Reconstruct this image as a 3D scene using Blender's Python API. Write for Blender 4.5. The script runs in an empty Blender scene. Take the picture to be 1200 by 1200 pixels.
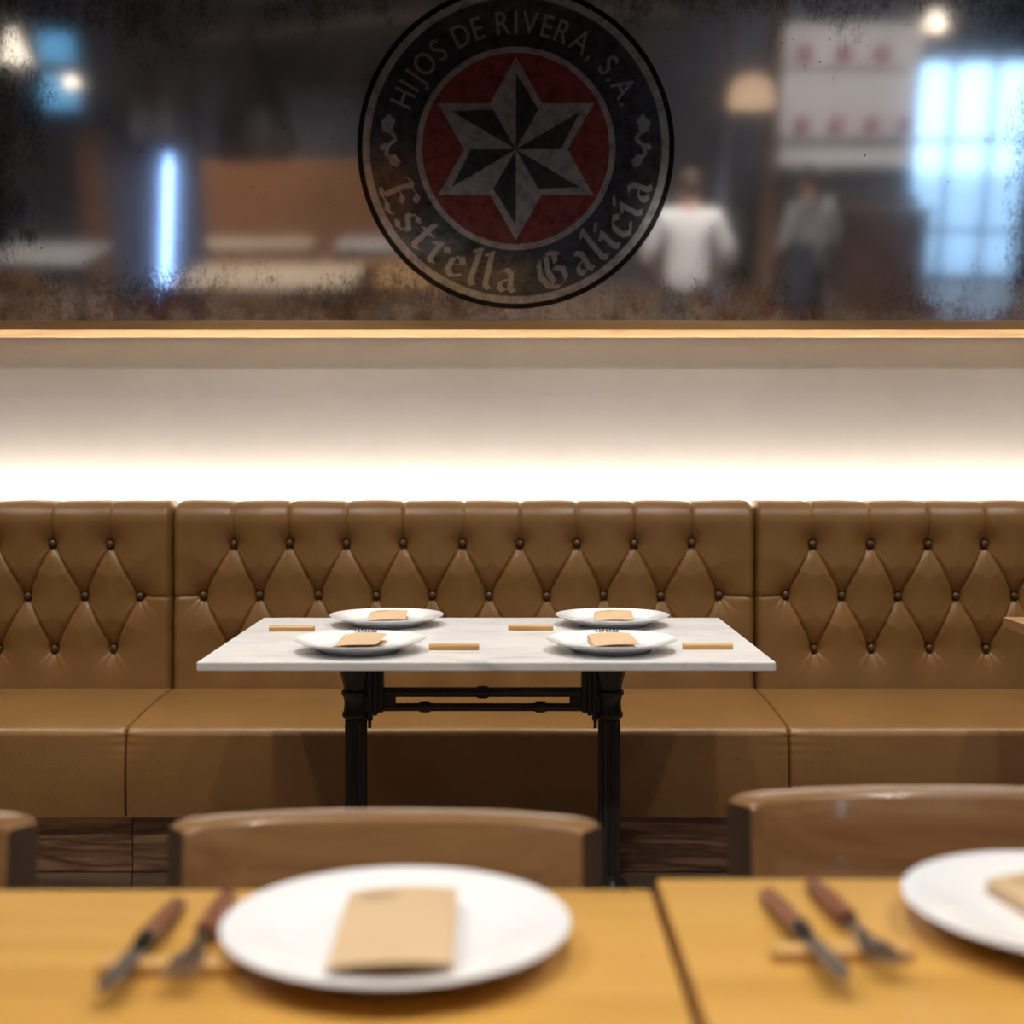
import bpy, bmesh, math, random
import numpy as np
from mathutils import Vector, Matrix

random.seed(7)
R = math.radians
scene = bpy.context.scene
COL = scene.collection

# ------------------------------------------------------------------ camera
cam_d = bpy.data.cameras.new('camera')
cam = bpy.data.objects.new('camera', cam_d)
COL.objects.link(cam)
cam.location = (0, 0, 1.18)
cam.rotation_euler = (R(90), 0, 0)
cam_d.sensor_width = 36
cam_d.lens = 48.0
cam_d.shift_x = 0.0025
cam_d.shift_y = -0.0558
cam_d.clip_start = 0.05
cam_d.dof.use_dof = True
cam_d.dof.focus_distance = 3.35
cam_d.dof.aperture_fstop = 2.7
scene.camera = cam

# ------------------------------------------------------------------ view and world
scene.view_settings.view_transform = 'Standard'
scene.view_settings.look = 'None'
scene.view_settings.exposure = 0.0
scene.view_settings.gamma = 1.0
scene.view_settings.use_curve_mapping = False

world = bpy.data.worlds.new('world')
scene.world = world
world.use_nodes = True
bg = world.node_tree.nodes['Background']
bg.inputs['Color'].default_value = (0.50, 0.74, 1.0, 1)
bg.inputs['Strength'].default_value = 4.4

SPOT_W = 150.0          # watts of one ceiling spotlight over the banquette
SPOT_FORE_W = 136.0      # over the foreground tables
SPOT_ROOM_W = 260.0     # in the back room
LED_STRENGTH = 158.0     # radiance of the strip behind the banquette
SPOTS = [(-2.1, 3.28), (-0.75, 3.28), (0.55, 3.28), (1.85, 3.28),
         (-1.3, 0.75), (0.0, 0.75), (1.3, 0.75)]
ROOM_SPOTS = [(-3.6, -1.6), (-1.6, -2.6), (1.2, -0.1), (3.4, -2.4), (-2.6, -4.4), (0.3, -4.6), (3.1, -4.7), (-4.6, -4.6), (4.2, -4.7)]  # heads aimed at the shelf and the white shirt are added to brighten them
ROOM_TILT = [0, 0, -28, 0, -20, 0, -48, 0, -48]     # degrees each head leans towards the back wall

# ------------------------------------------------------------------ node helpers
def new_mat(name):
    m = bpy.data.materials.new(name)
    m.use_nodes = True
    nt = m.node_tree
    b = nt.nodes['Principled BSDF']
    return m, nt, b

def nd(nt, typ, **kw):
    n = nt.nodes.new(typ)
    for k, v in kw.items():
        if k.startswith('i_'):
            n.inputs[k[2:].replace('_', ' ')].default_value = v
        else:
            setattr(n, k, v)
    return n

def ramp(nt, stops, interp='LINEAR'):
    n = nt.nodes.new('ShaderNodeValToRGB')
    cr = n.color_ramp
    cr.interpolation = interp
    while len(cr.elements) < len(stops):
        cr.elements.new(0.5)
    for e, (p, c) in zip(cr.elements, stops):
        e.position = p
        e.color = c if len(c) == 4 else (*c, 1)
    return n

def objcoord(nt, scale=(1, 1, 1), rnd=True):
    tc = nt.nodes.new('ShaderNodeTexCoord')
    mp = nt.nodes.new('ShaderNodeMapping')
    mp.inputs['Scale'].default_value = scale
    nt.links.new(tc.outputs['Object'], mp.inputs['Vector'])
    if rnd:
        oi = nt.nodes.new('ShaderNodeObjectInfo')
        mu = nd(nt, 'ShaderNodeMath', operation='MULTIPLY')
        mu.inputs[1].default_value = 17.0
        nt.links.new(oi.outputs['Random'], mu.inputs[0])
        nt.links.new(mu.outputs[0], mp.inputs['Location'])
    return mp.outputs['Vector']

def plain(name, col, rough=0.5, metal=0.0, var=0.08, bump=0.0, bscale=200, spec=0.5, coat=0.0):
    m, nt, b = new_mat(name)
    v = objcoord(nt)
    n = nd(nt, 'ShaderNodeTexNoise', i_Scale=6.0, i_Detail=4.0)
    nt.links.new(v, n.inputs['Vector'])
    lo = tuple(c * (1 - var) for c in col)
    hi = tuple(min(1, c * (1 + var)) for c in col)
    r = ramp(nt, [(0.3, lo), (0.7, hi)])
    nt.links.new(n.outputs['Fac'], r.inputs['Fac'])
    nt.links.new(r.outputs['Color'], b.inputs['Base Color'])
    b.inputs['Roughness'].default_value = rough
    b.inputs['Metallic'].default_value = metal
    b.inputs['Specular IOR Level'].default_value = spec
    b.inputs['Coat Weight'].default_value = coat
    if bump:
        n2 = nd(nt, 'ShaderNodeTexNoise', i_Scale=bscale, i_Detail=3.0)
        nt.links.new(v, n2.inputs['Vector'])
        bp = nd(nt, 'ShaderNodeBump', i_Strength=bump, i_Distance=0.002)
        nt.links.new(n2.outputs['Fac'], bp.inputs['Height'])
        nt.links.new(bp.outputs['Normal'], b.inputs['Normal'])
    return m

def wood(name, c_dark, c_mid, c_light, axis='X', rough=0.4, scale=1.0, contrast=1.0, spec=0.5, coat=0.0, bump=0.1, ring=6.0):
    """grain running along one local axis"""
    m, nt, b = new_mat(name)
    s = {'X': (0.35, 5, 5), 'Y': (5, 0.35, 5), 'Z': (5, 5, 0.35)}[axis]
    v = objcoord(nt, tuple(k * scale for k in s))
    n1 = nd(nt, 'ShaderNodeTexNoise', i_Scale=1.6, i_Detail=5.0, i_Roughness=0.6, i_Distortion=0.8)
    nt.links.new(v, n1.inputs['Vector'])
    mul = nd(nt, 'ShaderNodeMath', operation='MULTIPLY')
    mul.inputs[1].default_value = ring
    nt.links.new(n1.outputs['Fac'], mul.inputs[0])
    fr = nd(nt, 'ShaderNodeMath', operation='PINGPONG')
    fr.inputs[1].default_value = 1.0
    nt.links.new(mul.outputs[0], fr.inputs[0])
    n2 = nd(nt, 'ShaderNodeTexNoise', i_Scale=14.0, i_Detail=6.0, i_Roughness=0.7)
    nt.links.new(v, n2.inputs['Vector'])
    mx = nd(nt, 'ShaderNodeMix', data_type='FLOAT')
    mx.inputs[0].default_value = 0.45
    nt.links.new(fr.outputs[0], mx.inputs[2])
    nt.links.new(n2.outputs['Fac'], mx.inputs[3])
    lo = 0.5 - 0.35 / contrast
    hi = 0.5 + 0.3 / contrast
    r = ramp(nt, [(max(0, lo), c_dark), (0.5, c_mid), (min(1, hi), c_light)])
    nt.links.new(mx.outputs[0], r.inputs['Fac'])
    nt.links.new(r.outputs['Color'], b.inputs['Base Color'])
    b.inputs['Roughness'].default_value = rough
    b.inputs['Specular IOR Level'].default_value = spec
    b.inputs['Coat Weight'].default_value = coat
    bp = nd(nt, 'ShaderNodeBump', i_Strength=bump, i_Distance=0.001)
    nt.links.new(n2.outputs['Fac'], bp.inputs['Height'])
    nt.links.new(bp.outputs['Normal'], b.inputs['Normal'])
    return m

def emit(name, col, strength):
    m, nt, b = new_mat(name)
    b.inputs['Base Color'].default_value = (*col, 1)
    b.inputs['Emission Color'].default_value = (*col, 1)
    b.inputs['Emission Strength'].default_value = strength
    return m

def leather(name, c0, c1, rough=0.36):
    m, nt, b = new_mat(name)
    v = objcoord(nt)
    n = nd(nt, 'ShaderNodeTexNoise', i_Scale=5.0, i_Detail=5.0, i_Roughness=0.6)
    nt.links.new(v, n.inputs['Vector'])
    r = ramp(nt, [(0.3, c0), (0.7, c1)])
    nt.links.new(n.outputs['Fac'], r.inputs['Fac'])
    nt.links.new(r.outputs['Color'], b.inputs['Base Color'])
    b.inputs['Roughness'].default_value = rough
    b.inputs['Specular IOR Level'].default_value = 0.45
    vo = nd(nt, 'ShaderNodeTexVoronoi', i_Scale=420.0)
    nt.links.new(v, vo.inputs['Vector'])
    n2 = nd(nt, 'ShaderNodeTexNoise', i_Scale=60.0, i_Detail=4.0)
    nt.links.new(v, n2.inputs['Vector'])
    ad = nd(nt, 'ShaderNodeMath', operation='ADD')
    nt.links.new(vo.outputs['Distance'], ad.inputs[0])
    nt.links.new(n2.outputs['Fac'], ad.inputs[1])
    bp = nd(nt, 'ShaderNodeBump', i_Strength=0.22, i_Distance=0.0015)
    nt.links.new(ad.outputs[0], bp.inputs['Height'])
    nt.links.new(bp.outputs['Normal'], b.inputs['Normal'])
    return m

def marble(name):
    m, nt, b = new_mat(name)
    v = objcoord(nt, (1.0, 2.4, 2.4), rnd=False)
    n = nd(nt, 'ShaderNodeTexNoise', i_Scale=3.2, i_Detail=9.0, i_Roughness=0.62, i_Distortion=1.4)
    nt.links.new(v, n.inputs['Vector'])
    r = ramp(nt, [(0.28, (0.50, 0.49, 0.49)), (0.44, (0.70, 0.69, 0.68)), (0.56, (0.78, 0.77, 0.76)), (0.75, (0.84, 0.83, 0.82))])
    nt.links.new(n.outputs['Fac'], r.inputs['Fac'])
    nt.links.new(r.outputs['Color'], b.inputs['Base Color'])
    b.inputs['Roughness'].default_value = 0.28
    return m

def antique_mirror(name):
    """old silvered glass: dim mirror with milky veil, black foxing along the edges, rust near the bottom"""
    m, nt, b = new_mat(name)
    tc = nt.nodes.new('ShaderNodeTexCoord')
    sep = nt.nodes.new('ShaderNodeSeparateXYZ')
    nt.links.new(tc.outputs['Object'], sep.inputs[0])
    L = nt.links.new
    def math_(op, a, c=None, clamp=False):
        n = nd(nt, 'ShaderNodeMath', operation=op, use_clamp=clamp)
        for i, x in enumerate((a, c)):
            if x is None:
                continue
            if isinstance(x, (int, float)):
                n.inputs[i].default_value = x
            else:
                L(x, n.inputs[i])
        return n.outputs[0]
    def noise(scale, sc3=(1, 1, 1), det=6.0, rough=0.65, loc=(0, 0, 0), dist=0.0):
        mp = nt.nodes.new('ShaderNodeMapping')
        mp.inputs['Scale'].default_value = sc3
        mp.inputs['Location'].default_value = loc
        L(tc.outputs['Object'], mp.inputs[0])
        n = nd(nt, 'ShaderNodeTexNoise', i_Scale=scale, i_Detail=det, i_Roughness=rough, i_Distortion=dist)
        L(mp.outputs[0], n.inputs['Vector'])
        return n.outputs['Fac']
    x, y = sep.outputs[0], sep.outputs[1]
    d_side = math_('MINIMUM', math_('ADD', x, 1.60), math_('SUBTRACT', 1.70, x))   # distance to the side edges
    d_bot = math_('MULTIPLY', y, 1.15)
    d_top = math_('SUBTRACT', 1.03, y)
    d = math_('MINIMUM', math_('MINIMUM', d_side, d_bot), d_top)
    big = noise(2.2, (1, 1, 1), 5)
    streak = noise(9.0, (1.6, 0.7, 1), 9, 0.72)
    fine = noise(90.0, (1.2, 0.6, 1), 7, 0.85)
    a = math_('ADD', math_('MULTIPLY', big, 0.27), math_('MULTIPLY', streak, 0.24))
    a = math_('ADD', a, math_('MULTIPLY', fine, 0.27))         # about 0.39 on average
    a = math_('ADD', math_('MULTIPLY', math_('SUBTRACT', a, 0.39), 2.3), 0.39)
    wear = math_('SUBTRACT', a, math_('MULTIPLY', d, 0.95))     # high near the edges
    mr = nd(nt, 'ShaderNodeMapRange', clamp=True)
    mr.inputs['From Min'].default_value = 0.26
    mr.inputs['From Max'].default_value = 0.44
    L(wear, mr.inputs['Value'])
    edge = mr.outputs[0]
    # scattered specks over the whole glass
    sp = noise(75.0, (1, 1, 1), 2, 0.5, (3, 1, 0))
    sp2 = noise(3.0, (1, 1, 1), 3, 0.5, (7, 2, 0))
    mr2 = nd(nt, 'ShaderNodeMapRange', clamp=True)
    mr2.inputs['From Min'].default_value = 0.725
    mr2.inputs['From Max'].default_value = 0.755
    L(math_('ADD', sp, math_('MULTIPLY', math_('SUBTRACT', sp2, 0.5), 0.25)), mr2.inputs['Value'])
    worn = math_('MAXIMUM', math_('MULTIPLY', edge, 0.86), math_('MULTIPLY', mr2.outputs[0], 0.85))
    # worn layer: black and rust
    rust_n = noise(5.0, (1, 0.8, 1), 8, 0.7, (11, 5, 0))
    low = nd(nt, 'ShaderNodeMapRange', clamp=True)
    low.inputs['From Min'].default_value = 0.22
    low.inputs['From Max'].default_value = 0.0
    L(y, low.inputs['Value'])
    rust_f = math_('ADD', math_('MULTIPLY', rust_n, 0.75), math_('MULTIPLY', low.outputs[0], 0.26))
    rr = ramp(nt, [(0.40, (0.008, 0.007, 0.007)), (0.51, (0.050, 0.036, 0.028)), (0.59, (0.24, 0.10, 0.035)), (0.66, (0.42, 0.33, 0.25))])
    L(rust_f, rr.inputs['Fac'])
    worn_b = nd(nt, 'ShaderNodeBsdfPrincipled')
    L(rr.outputs['Color'], worn_b.inputs['Base Color'])
    worn_b.inputs['Roughness'].default_value = 0.35
    # silver
    haze = noise(3.2, (1, 0.8, 1), 6, 0.6, (2, 9, 0))
    tint = ramp(nt, [(0.3, (0.68, 0.68, 0.71)), (0.7, (0.88, 0.88, 0.91))])
    L(haze, tint.inputs['Fac'])
    g1 = nd(nt, 'ShaderNodeBsdfAnisotropic', i_Roughness=0.062)
    L(tint.outputs['Color'], g1.inputs['Color'])
    g2 = nd(nt, 'ShaderNodeBsdfAnisotropic', i_Roughness=0.42)
    L(tint.outputs['Color'], g2.inputs['Color'])
    mrh = nd(nt, 'ShaderNodeMapRange', clamp=True)
    mrh.inputs['From Min'].default_value = 0.35
    mrh.inputs['From Max'].default_value = 0.7
    mrh.inputs['To Min'].default_value = 0.04
    mrh.inputs['To Max'].default_value = 0.18
    L(haze, mrh.inputs['Value'])
    mixg = nd(nt, 'ShaderNodeMixShader')
    L(mrh.outputs[0], mixg.inputs[0])
    L(g1.outputs[0], mixg.inputs[1])
    L(g2.outputs[0], mixg.inputs[2])
    veil = nd(nt, 'ShaderNodeBsdfDiffuse')
    veil.inputs['Color'].default_value = (0.40, 0.41, 0.44, 1)
    mixv = nd(nt, 'ShaderNodeMixShader')
    mixv.inputs[0].default_value = 0.05
    L(mixg.outputs[0], mixv.inputs[1])
    L(veil.outputs[0], mixv.inputs[2])
    mixg = mixv
    mixw = nd(nt, 'ShaderNodeMixShader')
    L(worn, mixw.inputs[0])
    L(mixg.outputs[0], mixw.inputs[1])
    L(worn_b.outputs[0], mixw.inputs[2])
    L(mixw.outputs[0], nt.nodes['Material Output'].inputs['Surface'])
    nt.nodes.remove(b)
    return m

def etched(name, gloss, diff, mixf, rough=0.09):
    """print on the mirror: part mirror, part paint"""
    m, nt, b = new_mat(name)
    v = objcoord(nt, rnd=False)
    n = nd(nt, 'ShaderNodeTexNoise', i_Scale=22.0, i_Detail=8.0, i_Roughness=0.75)
    nt.links.new(v, n.inputs['Vector'])
    r = ramp(nt, [(0.36, tuple(c * 0.45 for c in gloss)), (0.55, gloss)])
    nt.links.new(n.outputs['Fac'], r.inputs['Fac'])
    g = nd(nt, 'ShaderNodeBsdfAnisotropic', i_Roughness=rough)
    nt.links.new(r.outputs['Color'], g.inputs['Color'])
    df = nd(nt, 'ShaderNodeBsdfDiffuse')
    df.inputs['Color'].default_value = (*diff, 1)
    mx = nd(nt, 'ShaderNodeMixShader')
    mx.inputs[0].default_value = mixf
    nt.links.new(g.outputs[0], mx.inputs[1])
    nt.links.new(df.outputs[0], mx.inputs[2])
    nt.links.new(mx.outputs[0], nt.nodes['Material Output'].inputs['Surface'])
    nt.nodes.remove(b)
    return m

M = {}
M['leather'] = leather('tan_leather', (0.230, 0.115, 0.035), (0.282, 0.146, 0.047))
M['button'] = leather('button_leather', (0.080, 0.041, 0.016), (0.105, 0.053, 0.021))  # darker than the hide: shade of the tufting pits put into the colour
M['wall'] = plain('cream_paint', (0.68, 0.64, 0.58), 0.8, var=0.03, bump=0.05, bscale=80)
M['fascia'] = plain('taupe_paint', (0.52, 0.44, 0.36), 0.7, var=0.03)
M['navy'] = plain('navy_wall_paint', (0.060, 0.068, 0.095), 0.7, var=0.15)
M['ceil'] = plain('charcoal_ceiling', (0.075, 0.075, 0.085), 0.9, var=0.1)
M['frame_wood'] = wood('pine_rail', (0.42, 0.235, 0.095), (0.56, 0.34, 0.145), (0.64, 0.41, 0.19), 'X', 0.4, 1.0, 0.8)
M['plinth'] = wood('dark_oak', (0.10, 0.048, 0.022), (0.26, 0.145, 0.078), (0.38, 0.225, 0.135), 'X', 0.5, 1.6, 1.2, ring=9)
M['floor'] = wood('floor_oak', (0.10, 0.060, 0.036), (0.20, 0.125, 0.08), (0.28, 0.19, 0.125), 'X', 0.5, 1.2, 1.0)
M['marble'] = marble('white_marble')
M['iron'] = plain('black_cast_iron', (0.012, 0.012, 0.013), 0.42, 0.0, bump=0.15, bscale=90)
M['china'] = plain('white_porcelain', (0.86, 0.86, 0.87), 0.12, var=0.01)
M['kraft'] = plain('kraft_paper', (0.62, 0.44, 0.26), 0.85, var=0.06, bump=0.1, bscale=400)
M['ink'] = plain('dark_ink', (0.03, 0.025, 0.02), 0.7)
M['faint_ink'] = plain('grey_brown_ink', (0.20, 0.13, 0.08), 0.7)
M['rest'] = wood('rest_wood', (0.38, 0.19, 0.06), (0.54, 0.30, 0.095), (0.62, 0.37, 0.13), 'X', 0.45, 3.0, 0.8)
M['honey'] = wood('honey_wood', (0.45, 0.230, 0.048), (0.57, 0.310, 0.070), (0.63, 0.360, 0.092), 'X', 0.34, 1.0, 0.75, bump=0.03)
M['honey_edge'] = wood('red_brown_edge', (0.20, 0.075, 0.025), (0.28, 0.115, 0.04), (0.33, 0.14, 0.05), 'Y', 0.45, 1.0, 0.75)
M['pale_top'] = wood('pale_wood', (0.40, 0.29, 0.19), (0.50, 0.38, 0.26), (0.56, 0.44, 0.31), 'X', 0.4, 1.0, 0.75)
M['grey_top'] = plain('grey_stone_top', (0.42, 0.40, 0.38), 0.35)
M['oak_top'] = wood('oak_top', (0.24, 0.12, 0.04), (0.36, 0.20, 0.075), (0.44, 0.26, 0.10), 'X', 0.4, 1.0, 0.75)
M['chair'] = wood('chair_walnut', (0.17, 0.080, 0.031), (0.245, 0.124, 0.050), (0.32, 0.172, 0.074), 'X', 0.22, 1.4, 0.8, coat=0.6)
M['chair_end'] = wood('chair_end_dark', (0.035, 0.020, 0.012), (0.055, 0.032, 0.020), (0.08, 0.048, 0.030), 'Z', 0.45, 1.4, 0.8)
M['steel'] = plain('steel', (0.36, 0.36, 0.37), 0.2, 1.0, var=0.03)
M['handle'] = wood('rosewood', (0.10, 0.028, 0.012), (0.19, 0.065, 0.03), (0.26, 0.10, 0.05), 'Y', 0.4, 3.0, 0.9)
M['led'] = emit('led_strip_light', (1.0, 0.95, 0.88), LED_STRENGTH)
M['alu'] = plain('aluminium', (0.6, 0.6, 0.6), 0.4, 1.0)
M['mirror'] = antique_mirror('antique_mirror')
M['em_dark'] = etched('emblem_black', (0.28, 0.28, 0.295), (0.014, 0.014, 0.015), 0.25)
M['em_line'] = etched('emblem_black_line', (0.07, 0.07, 0.07), (0.006, 0.006, 0.006), 0.4)
M['em_light'] = etched('emblem_silver', (0.80, 0.80, 0.81), (0.34, 0.335, 0.33), 0.20, 0.12)
M['em_letter'] = etched('emblem_letters', (0.80, 0.80, 0.81), (0.26, 0.255, 0.25), 0.18, 0.12)
M['em_red'] = etched('emblem_red', (0.52, 0.20, 0.18), (0.22, 0.036, 0.028), 0.25, 0.11)
M['em_facet'] = etched('emblem_facet', (0.25, 0.25, 0.255), (0.03, 0.028, 0.027), 0.25)
M['black'] = plain('matt_black', (0.014, 0.014, 0.015), 0.5)
M['dark_grey'] = plain('dark_grey', (0.07, 0.07, 0.075), 0.6)
M['spot_lens'] = emit('spot_lens', (1.0, 0.92, 0.80), 6.0)
M['neon'] = emit('blue_tube_light', (0.30, 0.52, 1.0), 9.0)
M['warm_glow'] = emit('warm_shade_glow', (1.0, 0.68, 0.42), 0.7)
M['cream_glow'] = emit('cream_bulb_glow', (1.0, 0.86, 0.66), 2.2)
M['blue_screen'] = emit('blue_screen_glow', (0.10, 0.33, 0.55), 1.5)
M['blue_dot'] = emit('blue_indicator_glow', (0.45, 0.65, 1.0), 3.0)
M['booth'] = leather('booth_leather', (0.20, 0.085, 0.030), (0.26, 0.115, 0.042), 0.45)
M['white_board'] = plain('off_white_board', (0.76, 0.74, 0.73), 0.6, var=0.05)
M['red_jar'] = plain('red_jar', (0.42, 0.10, 0.11), 0.35)
M['jar_lid'] = plain('pale_lid', (0.65, 0.60, 0.58), 0.4)
M['dark_cab'] = wood('dark_cabinet', (0.030, 0.018, 0.013), (0.050, 0.030, 0.022), (0.07, 0.044, 0.033), 'X', 0.4)
M['brown_cab'] = wood('brown_cabinet', (0.09, 0.040, 0.020), (0.13, 0.062, 0.030), (0.17, 0.085, 0.042), 'X', 0.4)
M['tan_post'] = wood('tan_post', (0.25, 0.15, 0.08), (0.35, 0.22, 0.12), (0.42, 0.28, 0.16), 'Z', 0.5)
M['pale_pipe'] = plain('lavender_steel_paint', (0.34, 0.36, 0.50), 0.35)
M['duct'] = plain('galvanised_duct', (0.16, 0.16, 0.17), 0.45, 0.3)
M['win_frame'] = plain('window_frame_paint', (0.32, 0.36, 0.42), 0.5)
M['street'] = plain('street_paving', (0.42, 0.44, 0.45), 0.9)
M['skin'] = plain('skin', (0.50, 0.29, 0.20), 0.5, var=0.04)
M['hair_brown'] = plain('brown_hair', (0.062, 0.036, 0.021), 0.6, bump=0.3, bscale=120)
M['hair_dark'] = plain('dark_hair', (0.020, 0.014, 0.012), 0.5, bump=0.3, bscale=120)
M['shirt'] = plain('white_shirt_cotton', (0.74, 0.73, 0.72), 0.85, var=0.03)
M['grey_shirt'] = plain('grey_shirt_cotton', (0.42, 0.42, 0.42), 0.85)
M['apron'] = plain('navy_apron_cloth', (0.035, 0.045, 0.075), 0.85)
M['trouser'] = plain('charcoal_trouser_cloth', (0.030, 0.030, 0.034), 0.85)
gm, gnt, gb = new_mat('window_glass')
gb.inputs['Base Color'].default_value = (0.9, 0.96, 1, 1)
gb.inputs['Roughness'].default_value = 0.02
gt = nd(gnt, 'ShaderNodeBsdfTransparent')
gt.inputs['Color'].default_value = (0.88, 0.94, 0.98, 1)
gx = nd(gnt, 'ShaderNodeMixShader')
gx.inputs[0].default_value = 0.06
gnt.links.new(gt.outputs[0], gx.inputs[1])
gnt.links.new(gb.outputs[0], gx.inputs[2])
gnt.links.new(gx.outputs[0], gnt.nodes['Material Output'].inputs['Surface'])
M['glass'] = gm

# ------------------------------------------------------------------ mesh helpers
class MB:
    """collects verts and faces for one mesh"""
    def __init__(self):
        self.v, self.f = [], []
    def add(self, vs, fs):
        o = len(self.v)
        self.v += [tuple(p) for p in vs]
        self.f += [tuple(i + o for i in f) for f in fs]
        return self
    def box(self, x0, x1, y0, y1, z0, z1):
        vs = [(x0, y0, z0), (x1, y0, z0), (x1, y1, z0), (x0, y1, z0), (x0, y0, z1), (x1, y0, z1), (x1, y1, z1), (x0, y1, z1)]
        return self.add(vs, [(0, 3, 2, 1), (4, 5, 6, 7), (0, 1, 5, 4), (1, 2, 6, 5), (2, 3, 7, 6), (3, 0, 4, 7)])
    def lathe(self, prof, n=32, c=(0, 0, 0), axis='Z', flutes=0, depth=0.0):
        vs, fs = [], []
        for (r, z) in prof:
            for i in range(n):
                a = 2 * math.pi * i / n
                rr = r
                if flutes and r > 0:
                    rr = r * (1 - depth * (0.5 - 0.5 * math.cos(flutes * a)))
                x, y = rr * math.cos(a), rr * math.sin(a)
                p = {'Z': (x, y, z), 'X': (z, x, y), 'Y': (y, z, x)}[axis]
                vs.append((p[0] + c[0], p[1] + c[1], p[2] + c[2]))
        m = len(prof)
        for j in range(m - 1):
            for i in range(n):
                k = (i + 1) % n
                fs.append((j * n + i, j * n + k, (j + 1) * n + k, (j + 1) * n + i))
        fs.append(tuple(range(n - 1, -1, -1)))
        fs.append(tuple((m - 1) * n + i for i in range(n)))
        return self.add(vs, fs)
    def tube(self, pts, rad, n=10, flat=1.0):
        pts = [Vector(p) for p in pts]
        if not isinstance(rad, (list, tuple)):
            rad = [rad] * len(pts)
        vs, fs = [], []
        up = Vector((0, 0, 1))
        prev = None
        for i, p in enumerate(pts):
            d = (pts[min(i + 1, len(pts) - 1)] - pts[max(i - 1, 0)]).normalized()
            if prev is None:
                a = d.cross(up)
                if a.length < 0.1:
                    a = d.cross(Vector((0, 1, 0)))
                a.normalize()
            else:
                a = prev - d * prev.dot(d)
                a.normalize()
            prev = a
            b = d.cross(a)
            for k in range(n):
                t = 2 * math.pi * k / n
                vs.append(p + a * math.cos(t) * rad[i] + b * math.sin(t) * rad[i] * flat)
        for j in range(len(pts) - 1):
            for k in range(n):
                l = (k + 1) % n
                fs.append((j * n + k, j * n + l, (j + 1) * n + l, (j + 1) * n + k))
        fs.append(tuple(range(n - 1, -1, -1)))
        fs.append(tuple((len(pts) - 1) * n + k for k in range(n)))
        return self.add(vs, fs)
    def prism(self, poly, h0, h1, axis='Z'):
        n = len(poly)
        def P(a, b, h):
            return {'Z': (a, b, h), 'X': (h, a, b), 'Y': (a, h, b)}[axis]
        vs = [P(a, b, h0) for a, b in poly] + [P(a, b, h1) for a, b in poly]
        fs = [tuple(range(n - 1, -1, -1)), tuple(range(n, 2 * n))]
        fs += [(i, (i + 1) % n, n + (i + 1) % n, n + i) for i in range(n)]
        return self.add(vs, fs)
    def grid(self, P):
        """P: array rows x cols x 3"""
        r, c = len(P), len(P[0])
        o = len(self.v)
        for row in P:
            self.v += [tuple(map(float, p)) for p in row]
        for j in range(r - 1):
            for i in range(c - 1):
                self.f.append((o + j * c + i, o + j * c + i + 1, o + (j + 1) * c + i + 1, o + (j + 1) * c + i))
        return self
    def mesh(self, name, mat, bevel=0.0, smooth=False, segs=2, angle=40):
        me = bpy.data.meshes.new(name)
        me.from_pydata(self.v, [], self.f)
        bm = bmesh.new()
        bm.from_mesh(me)
        bmesh.ops.recalc_face_normals(bm, faces=bm.faces)
        if bevel:
            es = [e for e in bm.edges if e.is_manifold and e.calc_face_angle(0) > R(35)]
            bmesh.ops.bevel(bm, geom=es, offset=bevel, segments=segs, affect='EDGES', profile=0.5)
        if smooth:
            for f in bm.faces:
                f.smooth = True
            for e in bm.edges:
                if e.is_manifold and e.calc_face_angle(0) > R(angle):
                    e.smooth = False
        bm.to_mesh(me)
        bm.free()
        me.materials.append(M[mat] if isinstance(mat, str) else mat)
        return me
    def build(self, name, mat, parent=None, **kw):
        return link(name, self.mesh(name, mat, **kw), parent)

def link(name, data, parent=None, loc=None):
    o = bpy.data.objects.new(name, data)
    COL.objects.link(o)
    if parent:
        o.parent = parent
    if loc is not None:
        o.location = loc
    return o

def tag(o, label=None, cat=None, group=None, kind=None):
    if label: o['label'] = label
    if cat: o['category'] = cat
    if group: o['group'] = group
    if kind: o['kind'] = kind
    return o

def thing(name, loc, label, cat, group=None, rz=0.0):
    o = bpy.data.objects.new(name, None)
    o.empty_display_size = 0.05
    COL.objects.link(o)
    o.location = loc
    o.rotation_euler = (0, 0, rz)
    return tag(o, label, cat, group)

def copy_tree(o, parent=None, label=None, loc=None, rz=None):
    kids = list(o.children)
    c = o.copy()
    COL.objects.link(c)
    if parent: c.parent = parent
    if label: c['label'] = label
    if loc is not None: c.location = loc
    if rz is not None: c.rotation_euler = (0, 0, rz)
    for k in kids:
        copy_tree(k, c)
    return c

# ------------------------------------------------------------------ room shell
X0, X1, YB, YW, ZC = -5.75, 6.2, -7.0, 4.312, 3.05

def struct(name, mb, mat, parent=None, **kw):
    o = mb.build(name, mat, parent, **kw)
    return tag(o, kind='structure')

floor_o = struct('floor', MB().box(X0, X1, YB, YW, -0.12, -0.012), 'plinth')
plank_me = MB().box(-0.997, 0.997, -0.128, 0.128, -0.012, 0.0).mesh('plank', 'floor', bevel=0.002, segs=1)
row = 0
y = YW - 0.13
while y > YB + 0.1:
    off = (row * 0.73) % 2.0
    x = X0 + 1.0 - off
    while x - 1.0 < X1:
        if x - 1 >= X0 - 0.01 and x + 1 <= X1 + 0.01:
            pl = link('plank', plank_me, floor_o, (x, y, 0))
        else:
            a, b_ = max(x - 0.997, X0), min(x + 0.997, X1)
            if b_ - a > 0.05:
                pm = MB().box(-(b_ - a) / 2, (b_ - a) / 2, -0.128, 0.128, -0.012, 0)
                pl = link('plank', pm.mesh('plank', 'floor', bevel=0.002, segs=1), floor_o, ((a + b_) / 2, y, 0))
        x += 2.0
    y -= 0.26
    row += 1

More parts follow.
